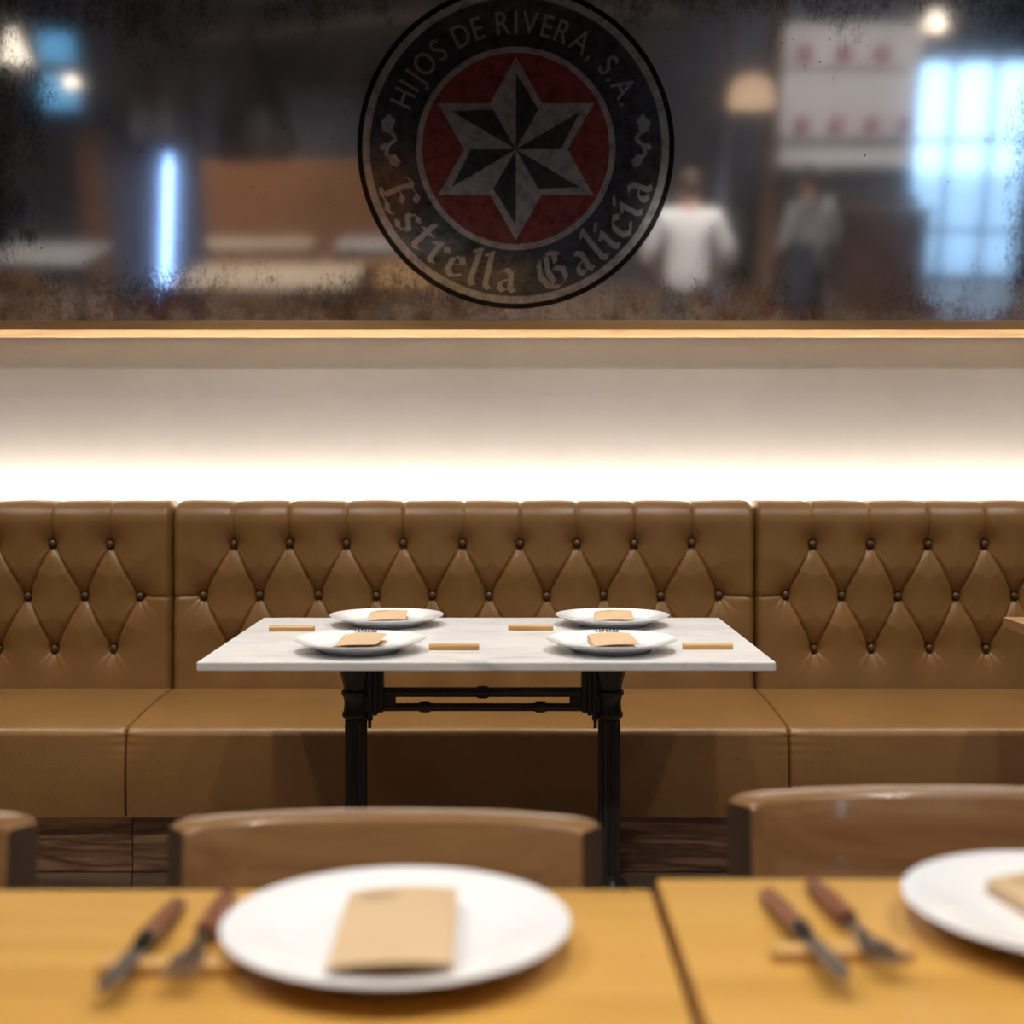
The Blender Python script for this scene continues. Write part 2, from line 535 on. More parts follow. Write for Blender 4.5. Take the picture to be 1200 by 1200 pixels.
struct('ceiling', MB().box(X0, X1, YB, YW, ZC, ZC + 0.1), 'ceil')
wf = struct('wall_front', MB().box(X0, X1, YW, YW + 0.12, -0.12, ZC), 'wall')
struct('wall_left', MB().box(X0 - 0.12, X0, YB, YW, -0.12, ZC), 'navy')
struct('wall_right', MB().box(X1, X1 + 0.12, YB, YW, -0.12, ZC), 'navy')
WX0, WX1, WZ1 = 4.44, 5.78, 2.42
wb = MB()
wb.box(X0, WX0, YB - 0.12, YB, -0.12, ZC)
wb.box(WX1, X1, YB - 0.12, YB, -0.12, ZC)
wb.box(WX0, WX1, YB - 0.12, YB, -0.12, 0)
wb.box(WX0, WX1, YB - 0.12, YB, WZ1, ZC)
struct('wall_back', wb, 'navy')
struct('ground_outside', MB().box(WX0 - 8, WX1 + 8, YB - 16, YB - 0.13, -0.14, -0.02), 'street')

# glazed door behind the camera: three columns of panes
door = struct('window_1', MB().box(WX0, WX1, YB - 0.10, YB - 0.02, 0, 0.06), 'win_frame', bevel=0.004)
cols = [WX0 + 0.03, 4.86, 5.32, WX1 - 0.03]
for x in cols:
    MB().box(x - 0.03, x + 0.03, YB - 0.10, YB - 0.02, 0.06, WZ1).build('mullion', 'win_frame', door, bevel=0.004)
rows_z = [0.06, 0.55, 1.55, WZ1 - 0.03]
for z in rows_z[1:]:
    for a, b_ in zip(cols[:-1], cols[1:]):
        MB().box(a + 0.03, b_ - 0.03, YB - 0.09, YB - 0.03, z - 0.025, z + 0.025).build('glazing_bar', 'win_frame', door, bevel=0.003)
for a, b_ in zip(cols[:-1], cols[1:]):
    for z0, z1 in zip(rows_z[:-1], rows_z[1:]):
        MB().box(a + 0.03, b_ - 0.03, YB - 0.063, YB - 0.057, z0 + (0.025 if z0 > 0.1 else 0), z1 - 0.025).build('pane', 'glass', door)

# ------------------------------------------------------------------ leaning mirror with emblem
TILT = R(8)
mir = bpy.data.objects.new('wall_mirror', None)
COL.objects.link(mir)
mir.location = (0, 4.24, 1.599)
mir.rotation_euler = (R(90) + TILT, 0, 0)       # local x right, y up the glass, z out of the glass
tag(mir, 'long antiqued foxed mirror with star emblem, leaning out above the tan banquette', 'mirror')
ML, MR_, MT = -1.70, 1.72, 1.20
MB().box(ML, MR_, -0.004, MT, -0.012, 0).build('mirror_glass', 'mirror', mir)
back = MB().box(ML - 0.02, MR_ + 0.02, -0.03, MT + 0.03, -0.03, -0.0125).build('backing_board', 'black', mir)
# rail at the foot: flat face, then a chamfer that turns under
rail = MB()
prof = [(-0.002, -0.03), (-0.002, 0.012), (-0.030, 0.016), (-0.050, 0.004), (-0.054, -0.004), (-0.056, -0.030)]
rail.prism(prof, -2.4, 2.6, 'X')
rail.v = [(x, a, b_) for (x, a, b_) in rail.v]
rl = rail.build('bottom_rail', 'frame_wood', mir, bevel=0.0015)
knot = MB().lathe([(0.0045, 0), (0.0045, 0.0012), (0.001, 0.0014)], 12)
kn = knot.build('wood_knot', 'handle', rl)
kn.location = (-0.937, -0.042, 0.0045)
kn.rotation_euler = (R(45), 0, 0)
kn.scale = (1.6, 0.8, 1)
MB().box(ML - 0.02, MR_ + 0.02, MT, MT + 0.05, -0.03, 0.016).build('top_rail', 'frame_wood', mir, bevel=0.003)
for xa, xb in ((ML - 0.05, ML), (MR_, MR_ + 0.05)):
    MB().box(xa, xb, -0.002, MT + 0.05, -0.03, 0.016).build('side_rail', 'frame_wood', mir, bevel=0.003)

EC = (0.0195, 0.5186)
emb = MB()
def ringpoly(mb, r0, r1, z, n=128):
    vs, fs = [], []
    for i in range(n):
        a = 2 * math.pi * i / n
        vs += [(r0 * math.cos(a), r0 * math.sin(a), z), (r1 * math.cos(a), r1 * math.sin(a), z)]
    for i in range(n):
        k = (i + 1) % n
        fs.append((2 * i, 2 * i + 1, 2 * k + 1, 2 * k))
    mb.add(vs, fs)
def disc(mb, r, z, n=128):
    mb.add([(r * math.cos(2 * math.pi * i / n), r * math.sin(2 * math.pi * i / n), z) for i in range(n)], [tuple(range(n))])

disc(emb, 0.4845, 0.0008)
emblem = emb.build('emblem', 'em_line', mir)
emblem.location = (EC[0], EC[1], 0)
emblem['label'] = 'round star emblem with lettering printed on the mirror'
def em(name, mb, mat):
    return mb.build(name, mat, emblem)
t = MB(); ringpoly(t, 0.4455, 0.468, 0.0012); em('outer_ring', t, 'em_light')
t = MB(); ringpoly(t, 0.302, 0.4455, 0.0012); em('letter_band', t, 'em_dark')
t = MB(); ringpoly(t, 0.286, 0.304, 0.0014); em('inner_ring', t, 'em_light')
t = MB(); disc(t, 0.286, 0.0013); em('red_disc', t, 'em_red')
SR, SI = 0.274, 0.158
def pol(r, a):      # a in degrees clockwise from straight up
    return (r * math.sin(R(a)), r * math.cos(R(a)))
outline = []
for k in range(6):
    outline += [pol(SR, 60 * k), pol(SI, 60 * k + 30)]
t = MB(); t.add([(*p, 0.0018) for p in outline], [tuple(range(12))]); em('star', t, 'em_light')
for k in range(6):
    a = Vector((0, 0)); b_ = Vector(pol(SR, 60 * k)); c = Vector(pol(SI, 60 * k + 30))
    # inset the dark half so that a pale rim stays along the outer edge
    nrm = (c - b_).orthogonal().normalized()
    if nrm.dot(b_) > 0: nrm = -nrm
    b2 = b_ + (Vector((0, 0)) - b_) * 0.17
    c2 = c + (Vector((0, 0)) - c) * 0.13
    t = MB(); t.add([(0, 0, 0.0023), (b2.x, b2.y, 0.0023), (c2.x, c2.y, 0.0023)], [(0, 1, 2)])
    em('star_facet', t, 'em_facet')

# lettering round the top, in plain capitals
_cache = {}
def glyph_mesh(ch, mat, narrow=0.8):
    key = (ch, mat)
    if key not in _cache:
        cu = bpy.data.curves.new('letter', 'FONT')
        cu.body = ch
        cu.size = 1.0
        cu.offset = 0.045 if mat == 'ink' else 0.008
        ob = bpy.data.objects.new('letter', cu)
        COL.objects.link(ob)
        bpy.context.view_layer.update()
        dg = bpy.context.evaluated_depsgraph_get()
        me = bpy.data.meshes.new_from_object(ob.evaluated_get(dg))
        bpy.data.objects.remove(ob)
        xs = [v.co.x for v in me.vertices]
        lo, hi = min(xs), max(xs)
        for v in me.vertices:
            v.co.x = (v.co.x - (lo + hi) / 2) * narrow
        me.materials.clear()
        me.materials.append(M[mat])
        _cache[key] = (me, (hi - lo) * narrow)
    return _cache[key]

TOP = 'HIJOS DE RIVERA, S.A.'
SZ = 0.097
adv = []
for ch in TOP:
    if ch == ' ':
        adv.append(0.030)
    else:
        adv.append(glyph_mesh(ch, 'em_letter')[1] * SZ + 0.0165)
total = sum(adv)
RB = 0.342
span_deg = 140.0
acc = 0.0
for ch, w in zip(TOP, adv):
    mid = acc + w / 2
    acc += w
    if ch == ' ':
        continue
    ang = (mid / total - 0.5) * span_deg - 0.5
    lo_ = link('letter', glyph_mesh(ch, 'em_letter')[0], emblem)
    px_, py_ = pol(RB, ang)
    lo_.location = (px_, py_, 0.0018)
    lo_.rotation_euler = (0, 0, -R(ang))
    lo_.scale = (SZ, SZ, 1)

# lettering round the foot, broad-nib blackletter; x height 0.6, ascender 1
NIB = Vector((0.150, 0.085))
BL = {
    'E': [[(0.74, 0.80), (0.60, 0.96), (0.34, 0.86), (0.18, 0.94), (0.06, 0.82)], [(0.28, 0.88), (0.24, 0.50), (0.28, 0.10)], [(0.24, 0.50), (0.48, 0.56), (0.62, 0.44)], [(0.08, 0.10), (0.26, 0.02), (0.50, 0.10), (0.72, 0.0), (0.80, 0.14)]],
    's': [[(0.46, 0.54), (0.30, 0.62), (0.12, 0.50), (0.14, 0.38), (0.42, 0.24), (0.42, 0.12), (0.24, 0.0), (0.06, 0.10)]],
    't': [[(0.20, 0.88), (0.18, 0.10), (0.30, 0.0), (0.44, 0.12)], [(0.02, 0.58), (0.40, 0.58)]],
    'r': [[(0.04, 0.52), (0.16, 0.60), (0.16, 0.08), (0.28, 0.02)], [(0.18, 0.48), (0.36, 0.62), (0.46, 0.50)]],
    'e': [[(0.14, 0.30), (0.42, 0.42), (0.30, 0.60), (0.10, 0.48), (0.10, 0.12), (0.26, 0.0), (0.44, 0.12)]],
    'l': [[(0.06, 0.92), (0.16, 1.0), (0.16, 0.10), (0.28, 0.0)]],
    'a': [[(0.08, 0.50), (0.24, 0.62), (0.40, 0.50), (0.40, 0.10), (0.50, 0.0)], [(0.40, 0.34), (0.14, 0.28), (0.10, 0.12), (0.22, 0.0), (0.40, 0.14)]],
    'G': [[(0.72, 0.84), (0.44, 0.98), (0.14, 0.78), (0.08, 0.40), (0.22, 0.08), (0.52, -0.02), (0.76, 0.16), (0.74, 0.44), (0.52, 0.54)], [(0.38, 0.90), (0.32, 0.48), (0.40, 0.12)], [(0.60, 0.66), (0.60, 0.94)]],
    'i': [[(0.04, 0.52), (0.16, 0.60), (0.16, 0.10), (0.28, 0.0)], [(0.13, 0.80), (0.20, 0.86)]],
    'c': [[(0.44, 0.50), (0.28, 0.62), (0.10, 0.48), (0.10, 0.12), (0.26, 0.0), (0.44, 0.12)]],
}
BW = {'E': 0.82, 's': 0.56, 't': 0.50, 'r': 0.52, 'e': 0.54, 'l': 0.36, 'a': 0.60, 'G': 0.90, 'i': 0.36, 'c': 0.54, ' ': 0.40}
_bl = {}
def black_mesh(ch):
    if ch not in _bl:
        mb = MB()
        for q, st in enumerate(BL[ch]):
            for (a, b_) in zip(st[:-1], st[1:]):
                a, b_ = Vector(a), Vector(b_)
                z = 0.00005 * len(mb.f)
                pts = [a - NIB / 2, a + NIB / 2, b_ + NIB / 2, b_ - NIB / 2]
                d = b_ - a
                if abs(d.x * NIB.y - d.y * NIB.x) < 0.004:
                    off = Vector((-NIB.y, NIB.x)) * 0.22
                    pts = [a - NIB / 2 - off, a - NIB / 2 + off, b_ + NIB / 2 + off, b_ + NIB / 2 - off]
                mb.add([(p.x - BW[ch] / 2 + 0.02, p.y, z) for p in pts], [(0, 1, 2, 3)])
        _bl[ch] = mb.mesh('blackletter', 'em_letter')
    return _bl[ch]
BOT = 'Estrella Galicia'
SB = 0.112
tot = sum(BW[c] for c in BOT)
acc = 0
for ch in BOT:
    mid = acc + BW[ch] / 2
    acc += BW[ch]
    if ch == ' ':
        continue
    ang = (mid / tot - 0.5) * 154.0          # degrees from straight down, positive to the right
    big = ch in 'EG'
    rb = 0.432 if not big else 0.436
    o = link('blackletter', black_mesh(ch), emblem)
    o.location = (rb * math.sin(R(ang)), -rb * math.cos(R(ang)), 0.0016)
    o.rotation_euler = (0, 0, R(ang))
    o.scale = (SB, SB * 1.0, 1)
# hop sprigs between the two lines of lettering
for sgn in (1, -1):
    mb = MB()
    path = [(0.0, -0.055), (0.020, -0.040), (0.010, -0.012), (-0.012, 0.004), (0.0, 0.022), (0.016, 0.030)]
    for a, b_ in zip(path[:-1], path[1:]):
        a, b_ = Vector(a), Vector(b_); n_ = (b_ - a).orthogonal().normalized() * 0.0055
        mb.add([(*(a - n_), 0), (*(a + n_), 0), (*(b_ + n_), 0), (*(b_ - n_), 0)], [(0, 1, 2, 3)])
    for cx_, cy_, rr, rot in ((0.012, 0.050, 0.026, 20), (-0.006, -0.060, 0.020, -40), (0.026, -0.018, 0.013, 60)):
        lp = []
        for i in range(16):
            a = 2 * math.pi * i / 16
            q = rr * (1 + 0.16 * math.cos(5 * a))
            u, w = q * math.cos(a) * 0.75, q * math.sin(a)
            lp.append((cx_ + u * math.cos(R(rot)) - w * math.sin(R(rot)), cy_ + u * math.sin(R(rot)) + w * math.cos(R(rot)), 0.0001))
        mb.add(lp, [tuple(range(16))])
    mb.v = [(x * sgn, y_, z) for x, y_, z in mb.v]
    o = mb.build('hop_sprig', 'em_letter', emblem)
    o.location = (sgn * 0.378 * math.sin(R(86)), 0.378 * math.cos(R(86)), 0.0018)

# ------------------------------------------------------------------ banquette, three upholstered sections
ZTOP, YB0 = 1.012, 4.150
PITCH = 0.1742
def smooth_edge(de, rad, depth):
    u = np.clip(1 - de / rad, 0, 1)
    return -depth * (1 - np.sqrt(np.clip(1 - u * u, 0, 1)))

def back_section(xa, xb, row1, row2, row3, parent, edges=(True, True)):
    r = 0.040
    zb = 0.44
    zc = ZTOP - r                                  # centre height of the top roll
    L1 = zc - zb
    L2 = r * math.pi / 2
    L3 = 0.055
    Ltot = L1 + L2 + L3
    nx = int((xb - xa) / 0.0032) + 1
    ns = int(Ltot / 0.0032) + 1
    xs = np.linspace(xa, xb, nx)
    ss = np.linspace(0, Ltot, ns)
    Xg, Sg = np.meshgrid(xs, ss)
    Zg = zb + Sg                                   # unrolled height
    z1, z2, z3 = 0.9105, 0.7525, 0.592
    jit = lambda: random.uniform(-0.004, 0.004)
    b1 = [(x + jit(), z1 + jit() * 0.6) for x in row1]
    b2 = [(x + jit(), z2 + jit() * 0.6) for x in row2]
    b3 = [(x + jit(), z3 + jit() * 0.6) for x in row3]
    diag, pleat, tail, side = [], [], [], []
    for a in b1 + b3:
        for b_ in b2:
            if abs(abs(a[0] - b_[0]) - PITCH / 2) < 0.03:
                diag.append((a, b_))
    for a in b1:
        pleat.append((a, (a[0] + jit(), zb + Ltot + 0.1)))
    for a in b3:
        tail.append((a, (a[0] + jit(), zb - 0.1)))
    if edges[0]: side.append((b2[0], (xa, z2 - 0.004)))
    if edges[1]: side.append((b2[-1], (xb, z2 - 0.004)))
    def dist(segs):
        D = np.full(Xg.shape, 9.0)
        for (p, q) in segs:
            px, pz = p; dx, dz = q[0] - p[0], q[1] - p[1]
            tt = np.clip(((Xg - px) * dx + (Zg - pz) * dz) / (dx * dx + dz * dz), 0, 1)
            D = np.minimum(D, np.hypot(Xg - px - tt * dx, Zg - pz - tt * dz))
        return D
    dd, dp, dt, dsd = dist(diag), dist(pleat), dist(tail), dist(side)
    db = np.full(Xg.shape, 9.0); ang = np.zeros(Xg.shape)
    for (bx, bz) in b1 + b2 + b3:
        d_ = np.hypot(Xg - bx, Zg - bz)
        m_ = d_ < db
        db = np.where(m_, d_, db)
        ang = np.where(m_, np.arctan2(Xg - bx, -(Zg - bz)), ang)     # 0 straight down
    h = 0.029 * (1 - np.exp(-(db / 0.046) ** 1.1))
    h += -0.0085 * np.exp(-dd / 0.0036) - 0.0055 * np.exp(-(dd / 0.022))
    h += -0.0052 * np.exp(-dp / 0.0032) - 0.0030 * np.exp(-(dp / 0.018))
    fade = np.clip((Zg - 0.47) / 0.12, 0.15, 1)
    h += fade * (-0.0020 * np.exp(-dt / 0.0040) - 0.0035 * np.exp(-(dt / 0.020)))
    h += -0.0050 * np.exp(-dsd / 0.0034) - 0.0030 * np.exp(-(dsd / 0.016))
    h += -0.010 * np.exp(-(db / 0.011) ** 2)
    wr = np.exp(-db / 0.026) * np.clip(1 - np.exp(-(db / 0.012) ** 2), 0, 1)
    h += 0.0040 * wr * np.cos(11 * ang) * (np.abs(ang) < 0.95)
    # slack in the hide
    h += 0.0010 * np.sin(Xg * 23 + 1.3) * np.sin(Zg * 17)
    de = np.minimum(Xg - xa, xb - Xg)
    wav = 0.0015 * np.sin(Zg * 60 + xa * 7) * np.exp(-de / 0.03)
    h += smooth_edge(de, 0.022, 0.040) + wav
    h += smooth_edge(Zg - zb, 0.03, 0.02)
    # profile
    th = np.clip((Sg - L1) / r, 0, math.pi / 2)
    Y = np.where(Sg < L1, YB0, YB0 + r - r * np.cos(th))
    Z = np.where(Sg < L1, zb + Sg, zc + r * np.sin(th))
    Y = np.where(Sg > L1 + L2, YB0 + r + (Sg - L1 - L2), Y)
    Nx_, Nz_ = -np.cos(th), np.sin(th)
    k = np.where(Sg < L1, 1.0, 1.0)
    Yf = Y + Nx_ * h * k
    Zf = Z + Nz_ * h * k
    P = np.stack([Xg, Yf, Zf], axis=2)
    mb = MB().grid(P)
    # closed back
    n = nx
    o = len(mb.v)
    top0 = (ns - 1) * nx
    yb = YB0 + 0.105
    mb.v += [(float(x), yb, float(Zf[-1, i])) for i, x in enumerate(xs)] + [(float(x), yb, zb) for x in xs]
    for i in range(n - 1):
        mb.f.append((top0 + i, top0 + i + 1, o + i + 1, o + i))
        mb.f.append((o + i, o + i + 1, o + n + i + 1, o + n + i))
        mb.f.append((o + n + i, o + n + i + 1, i + 1, i))
    mb.f.append(tuple([j * nx for j in range(ns)] + [o, o + n]))
    mb.f.append(tuple([j * nx + nx - 1 for j in range(ns)] + [o + n - 1, o + 2 * n - 1]))
    bk = mb.build('tufted_backrest', 'leather', parent, smooth=True, angle=75)
    for (bx, bz) in b1 + b2 + b3:
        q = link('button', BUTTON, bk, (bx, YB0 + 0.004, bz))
    return bk

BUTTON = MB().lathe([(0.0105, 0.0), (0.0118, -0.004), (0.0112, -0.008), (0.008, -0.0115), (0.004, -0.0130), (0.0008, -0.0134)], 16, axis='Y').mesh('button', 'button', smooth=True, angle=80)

def seat_section(xa, xb, parent):
    yf, yr, zf, zr, zlo = 3.630, 4.175, 0.454, 0.474, 0.216
    r = 0.026
    prof = []
    for i in range(40):
        u = i / 39
        y_ = yr + (yf + r - yr) * u
        prof.append((y_, zr + (zf - zr) * u + 0.006 * math.sin(math.pi * min(1, u * 1.02)), 0, 1))
    zc = prof[-1][1] - r
    for i in range(1, 13):
        a = math.pi / 2 * i / 12
        prof.append((yf + r - r * math.sin(a), zc + r * math.cos(a), -math.sin(a), math.cos(a)))
    for i in range(1, 40):
        u = i / 39
        prof.append((yf - 0.004 * math.sin(math.pi * u), zc + (zlo - zc) * u, -1, 0))
    xs = np.concatenate([np.linspace(xa, xa + 0.05, 18)[:-1], np.linspace(xa + 0.05, xb - 0.05, max(20, int((xb - xa) / 0.02))), np.linspace(xb - 0.05, xb, 18)[1:]])
    pr = np.array(prof)
    Xg, Ig = np.meshgrid(xs, np.arange(len(prof)))
    Yp, Zp, ny, nz = (pr[Ig, k] for k in range(4))
    de = np.minimum(Xg - xa, xb - Xg)
    h = smooth_edge(de, 0.007, 0.010)
    # puckers where the corner is pulled into the seam
    corner = np.exp(-((Yp - yf) ** 2 + (Zp - zc) ** 2) / 0.03 ** 2)
    h += -0.006 * np.exp(-de / 0.014) * corner
    h += 0.0013 * np.exp(-de / 0.03) * np.sin(Zp * 260 + Yp * 180) * np.exp(-((Yp - yf) ** 2 + (Zp - zc) ** 2) / 0.05 ** 2)
    h += 0.0008 * np.sin(Xg * 9.3 + xa) * np.sin(Zp * 20 + 1)
    P = np.stack([Xg, Yp + ny * h, Zp + nz * h], axis=2)
    mb = MB().grid(P)
    n = len(xs); ns = len(prof); o = len(mb.v)
    mb.v += [(float(x), yr, zlo) for x in xs]
    for i in range(n - 1):
        mb.f.append(((ns - 1) * n + i, (ns - 1) * n + i + 1, o + i + 1, o + i))
        mb.f.append((o + i, o + i + 1, i + 1, i))
    mb.f.append(tuple([j * n for j in range(ns)] + [o]))
    mb.f.append(tuple([j * n + n - 1 for j in range(ns)] + [o + n - 1]))
    return mb.build('seat', 'leather', parent, smooth=True, angle=75)

def pxx(px): return (px - 597) * 4.145 / 1600.0
XL, XM0, XM1, XR = -2.18, -1.0215, 0.7445, 2.50
def rowx(x0, n): return [x0 + PITCH * i for i in range(n)]
sections = [
    ('tan tufted leather banquette section at the left edge of the room view', XL, XM0,
     [pxx(130) - PITCH * i for i in range(5, -1, -1)], [pxx(165) - PITCH * i for i in range(6, -1, -1)], [pxx(132) - PITCH * i for i in range(5, -1, -1)]),
    ('tan tufted leather banquette section behind the marble table', XM0, XM1,
     rowx(pxx(272), 9), rowx(pxx(238), 10), rowx(pxx(272), 9)),
    ('tan tufted leather banquette section beside the wooden side table corner', XM1, XR,
     rowx(pxx(954), 9), rowx(pxx(919.5), 10), rowx(pxx(955), 9)),
]
for lab, xa, xb, r1, r2, r3 in sections:
    t = thing('banquette', ((xa + xb) / 2, 3.9, 0), lab, 'banquette', 'banquette sections along the wall')
    cx = (xa + xb) / 2
    bk = back_section(xa + 0.001 - 0, xb - 0.001, r1, r2, r3, t)
    st = seat_section(xa + 0.001, xb - 0.001, t)
    pl = MB().box(xa + 0.001, xb - 0.001, 3.70, 4.24, 0.050, 0.2155).build('plinth', 'plinth', t, bevel=0.002)
    kb = MB().box(xa + 0.001, xb - 0.001, 3.694, 4.24, 0.0, 0.0485).build('kick_board', 'floor', t, bevel=0.002)
    for o in (bk, st, pl, kb):
        o.matrix_parent_inverse = Matrix.Translation((-cx, -3.9, 0))

# LED strip lying in the slot behind the backrests
led = thing('light_strip', (0.15, 4.284, 0.955), 'warm white light strip hidden in the slot behind the banquette back', 'light strip')
MB().box(-2.35, 2.35, -0.026, 0.027, -0.955, 0.0).build('ledge', 'black', led)
MB().box(-2.35, 2.35, -0.014, 0.014, 0.0, 0.012).build('channel', 'alu', led)
MB().box(-2.33, 2.33, -0.009, 0.009, 0.0122, 0.0150).build('diffuser', 'led', led)

# ------------------------------------------------------------------ cast-iron base
def iron_base(parent, x_left, x_right, z_top, ysign=1):
    for xx, sx in ((x_left, -1), (x_right, 1)):
        col = MB()
        prof = [(0.040, 0.0), (0.046, 0.03), (0.040, 0.08), (0.030, 0.13), (0.034, 0.155), (0.036, 0.165), (0.030, 0.18), (0.0265, 0.20)]
        col.lathe(prof, 40)
        col.lathe([(0.0262, 0.19), (0.0262, z_top - 0.175)], 48, flutes=12, depth=0.16)
        col.lathe([(0.0270, z_top - 0.170), (0.0320, z_top - 0.166), (0.0325, z_top - 0.158), (0.0285, z_top - 0.152), (0.0275, z_top - 0.128),
                   (0.0310, z_top - 0.118), (0.0345, z_top - 0.114), (0.0345, z_top - 0.107), (0.0290, z_top - 0.103)], 40)
        col.lathe([(0.0285, z_top - 0.105), (0.0310, z_top - 0.088), (0.0385, z_top - 0.063), (0.0450, z_top - 0.035), (0.0480, z_top - 0.010), (0.0480, z_top)], 48, flutes=8, depth=0.10)
        c = col.build('column', 'iron', parent, smooth=True, angle=50)
        c.location = (xx, 0, 0)
        # top spider that carries the slab
        MB().box(-0.045, 0.045, -0.27, 0.27, z_top - 0.012, z_top).build('top_plate', 'iron', parent, bevel=0.003).location = (xx, 0, 0)
        # ribbed bracket on the inner side, with bolt
        br = MB()
        ins = -sx
        for k in range(3):
            x_a = 0.030 + 0.012 * k
            br.box(min(ins * x_a, ins * (x_a + 0.010)), max(ins * x_a, ins * (x_a + 0.010)), -0.026 + 0.003 * k, 0.026 - 0.003 * k, z_top - 0.168 + 0.007 * k, z_top - 0.005)
        br.box(min(ins * 0.02, ins * 0.065), max(ins * 0.02, ins * 0.065), -0.018, 0.018, z_top - 0.155, z_top - 0.008)
        br.build('bracket', 'iron', parent, bevel=0.002).location = (xx, 0, 0)
        bo = MB().lathe([(0.004, z_top - 0.190), (0.004, z_top - 0.168)], 10)
        bo.lathe([(0.0075, z_top - 0.172), (0.0075, z_top - 0.163)], 6)
        bo.build('bolt', 'iron', parent).location = (xx + ins * 0.034, -0.02, 0)
        # feet
        for dx, dy in ((0, -1), (0, 1), (sx, 0)):
            pts, rad = [], []
            ln = 0.30 if dy else 0.17
            for i in range(11):
                u = i / 10
                pts.append((dx * (0.02 + ln * u), dy * (0.02 + ln * u), 0.150 * (1 - u) ** 1.6 + 0.022 - 0.006 * u))
                rad.append(0.022 - 0.006 * u)
            ft = MB().tube(pts, rad, 10)
            ex, ey = dx * (0.02 + ln), dy * (0.02 + ln)
            ft.lathe([(0.018, 0.0), (0.024, 0.004), (0.024, 0.014), (0.014, 0.022)], 16, (ex, ey, 0))
            ft.build('foot', 'iron', parent, smooth=True).location = (xx, 0, 0)
    a, b_ = x_left + 0.055, x_right - 0.055
    for z, beads, rr in ((z_top - 0.110, (0.5,), 0.0118), (z_top - 0.145, (0.22, 0.78), 0.0095)):
        mb = MB()
        prof = [(rr, a)]
        for q in beads:
            c = a + (b_ - a) * q
            prof += [(rr, c - 0.014), (rr + 0.0030, c - 0.010), (rr + 0.0035, c), (rr + 0.0030, c + 0.010), (rr, c + 0.014)]
        prof.append((rr, b_))
        mb.lathe([(r_, z_) for r_, z_ in prof], 16, (0, 0, z), 'X')
        mb.build('stretcher', 'iron', parent, smooth=True, angle=60)
    for xx, s in ((a, 1), (b_, -1)):
        x0, x1 = sorted((xx - s * 0.004, xx + s * 0.038))
        MB().box(x0, x1, -0.008, 0.008, z_top - 0.154, z_top - 0.100).build('web_plate', 'iron', parent, bevel=0.004)

# marble table
mt = thing('marble_table', (-0.048, 3.205, 0), 'white marble table on black cast-iron legs in front of the banquette', 'table')
MB().box(-0.599, 0.599, -0.385, 0.385, 0.733, 0.752).build('tabletop', 'marble', mt, bevel=0.003)
iron_base(mt, -0.312, 0.282, 0.733)

# wooden table at the right edge of the picture, by the banquette
wt = thing('side_table', (1.297 + 0.60, 3.205, 0), 'oak topped table poking in at the right edge in front of the banquette', 'table')
MB().box(-0.60, 0.60, -0.385, 0.385, 0.724, 0.754).build('tabletop', 'oak_top', wt, bevel=0.002)
iron_base(wt, -0.30, 0.30, 0.724)

# ------------------------------------------------------------------ plates, cards, rests
def plate_mesh(d=0.287, hgt=0.027):
    r = d / 2
    prof = [(0.0005, 0.0030), (r * 0.52, 0.0030), (r * 0.56, 0.0), (r * 0.585, 0.0), (r * 0.60, 0.0035), (r * 0.68, 0.0085), (r * 0.80, 0.0150), (r * 0.97, hgt - 0.0035),
            (r, hgt - 0.001), (r * 0.998, hgt), (r * 0.985, hgt), (r * 0.82, 0.0205), (r * 0.70, 0.0160), (r * 0.64, 0.0125), (r * 0.58, 0.0112), (0.0005, 0.0110)]
    return MB().lathe(prof, 96).mesh('plate', 'china', smooth=True, angle=60)
PLATE = plate_mesh()

def card_mesh(w=0.095, l=0.175, lift=0.007, curl=0.004, t=0.0009):
    """folded leaflet lying almost shut: fold on the left, upper leaf lifted a little on the right"""
    nx, ny = 14, 14
    def sheet(f):
        top, bot = [], []
        for j in range(ny):
            v = j / (ny - 1)
            top.append([((i / (nx - 1) - 0.5) * w, (v - 0.5) * l, f(i / (nx - 1), v) + t) for i in range(nx)])
            bot.append([((i / (nx - 1) - 0.5) * w, (v - 0.5) * l, f(i / (nx - 1), v)) for i in range(nx)])
        mb.grid(top)
        o = len(mb.v)
        b0 = o - nx * ny
        mb.grid(bot)
        loop = [i for i in range(nx)] + [j * nx + nx - 1 for j in range(1, ny)] + [(ny - 1) * nx + i for i in range(nx - 2, -1, -1)] + [j * nx for j in range(ny - 2, 0, -1)]
        for a, b_ in zip(loop, loop[1:] + loop[:1]):
            mb.f.append((b0 + a, b0 + b_, o + b_, o + a))
    mb = MB()
    sheet(lambda u, v: 0.0006)
    sheet(lambda u, v: 0.0105 + lift * (u ** 0.6) * 0.75 + 0.0030 * math.sin(math.pi * u) + curl * max(0, (u - 0.65) / 0.35) ** 2 * (1 - v) + 0.002 * v)
    # the fold itself
    fo = []
    for j in range(2):
        y_ = (-0.5 + j) * l
        fo.append([(-w / 2 - 0.0012 * math.sin(math.pi * k / 6), y_, 0.0008 + 0.0101 * k / 6 + 0.002 * j * k / 6) for k in range(7)])
    mb.grid(fo)
    return mb.mesh('card', 'kraft', smooth=True, angle=50)
CARD = card_mesh(lift=0.004, curl=0.003)
CARD_FLAT = card_mesh(lift=0.004, curl=0.001)

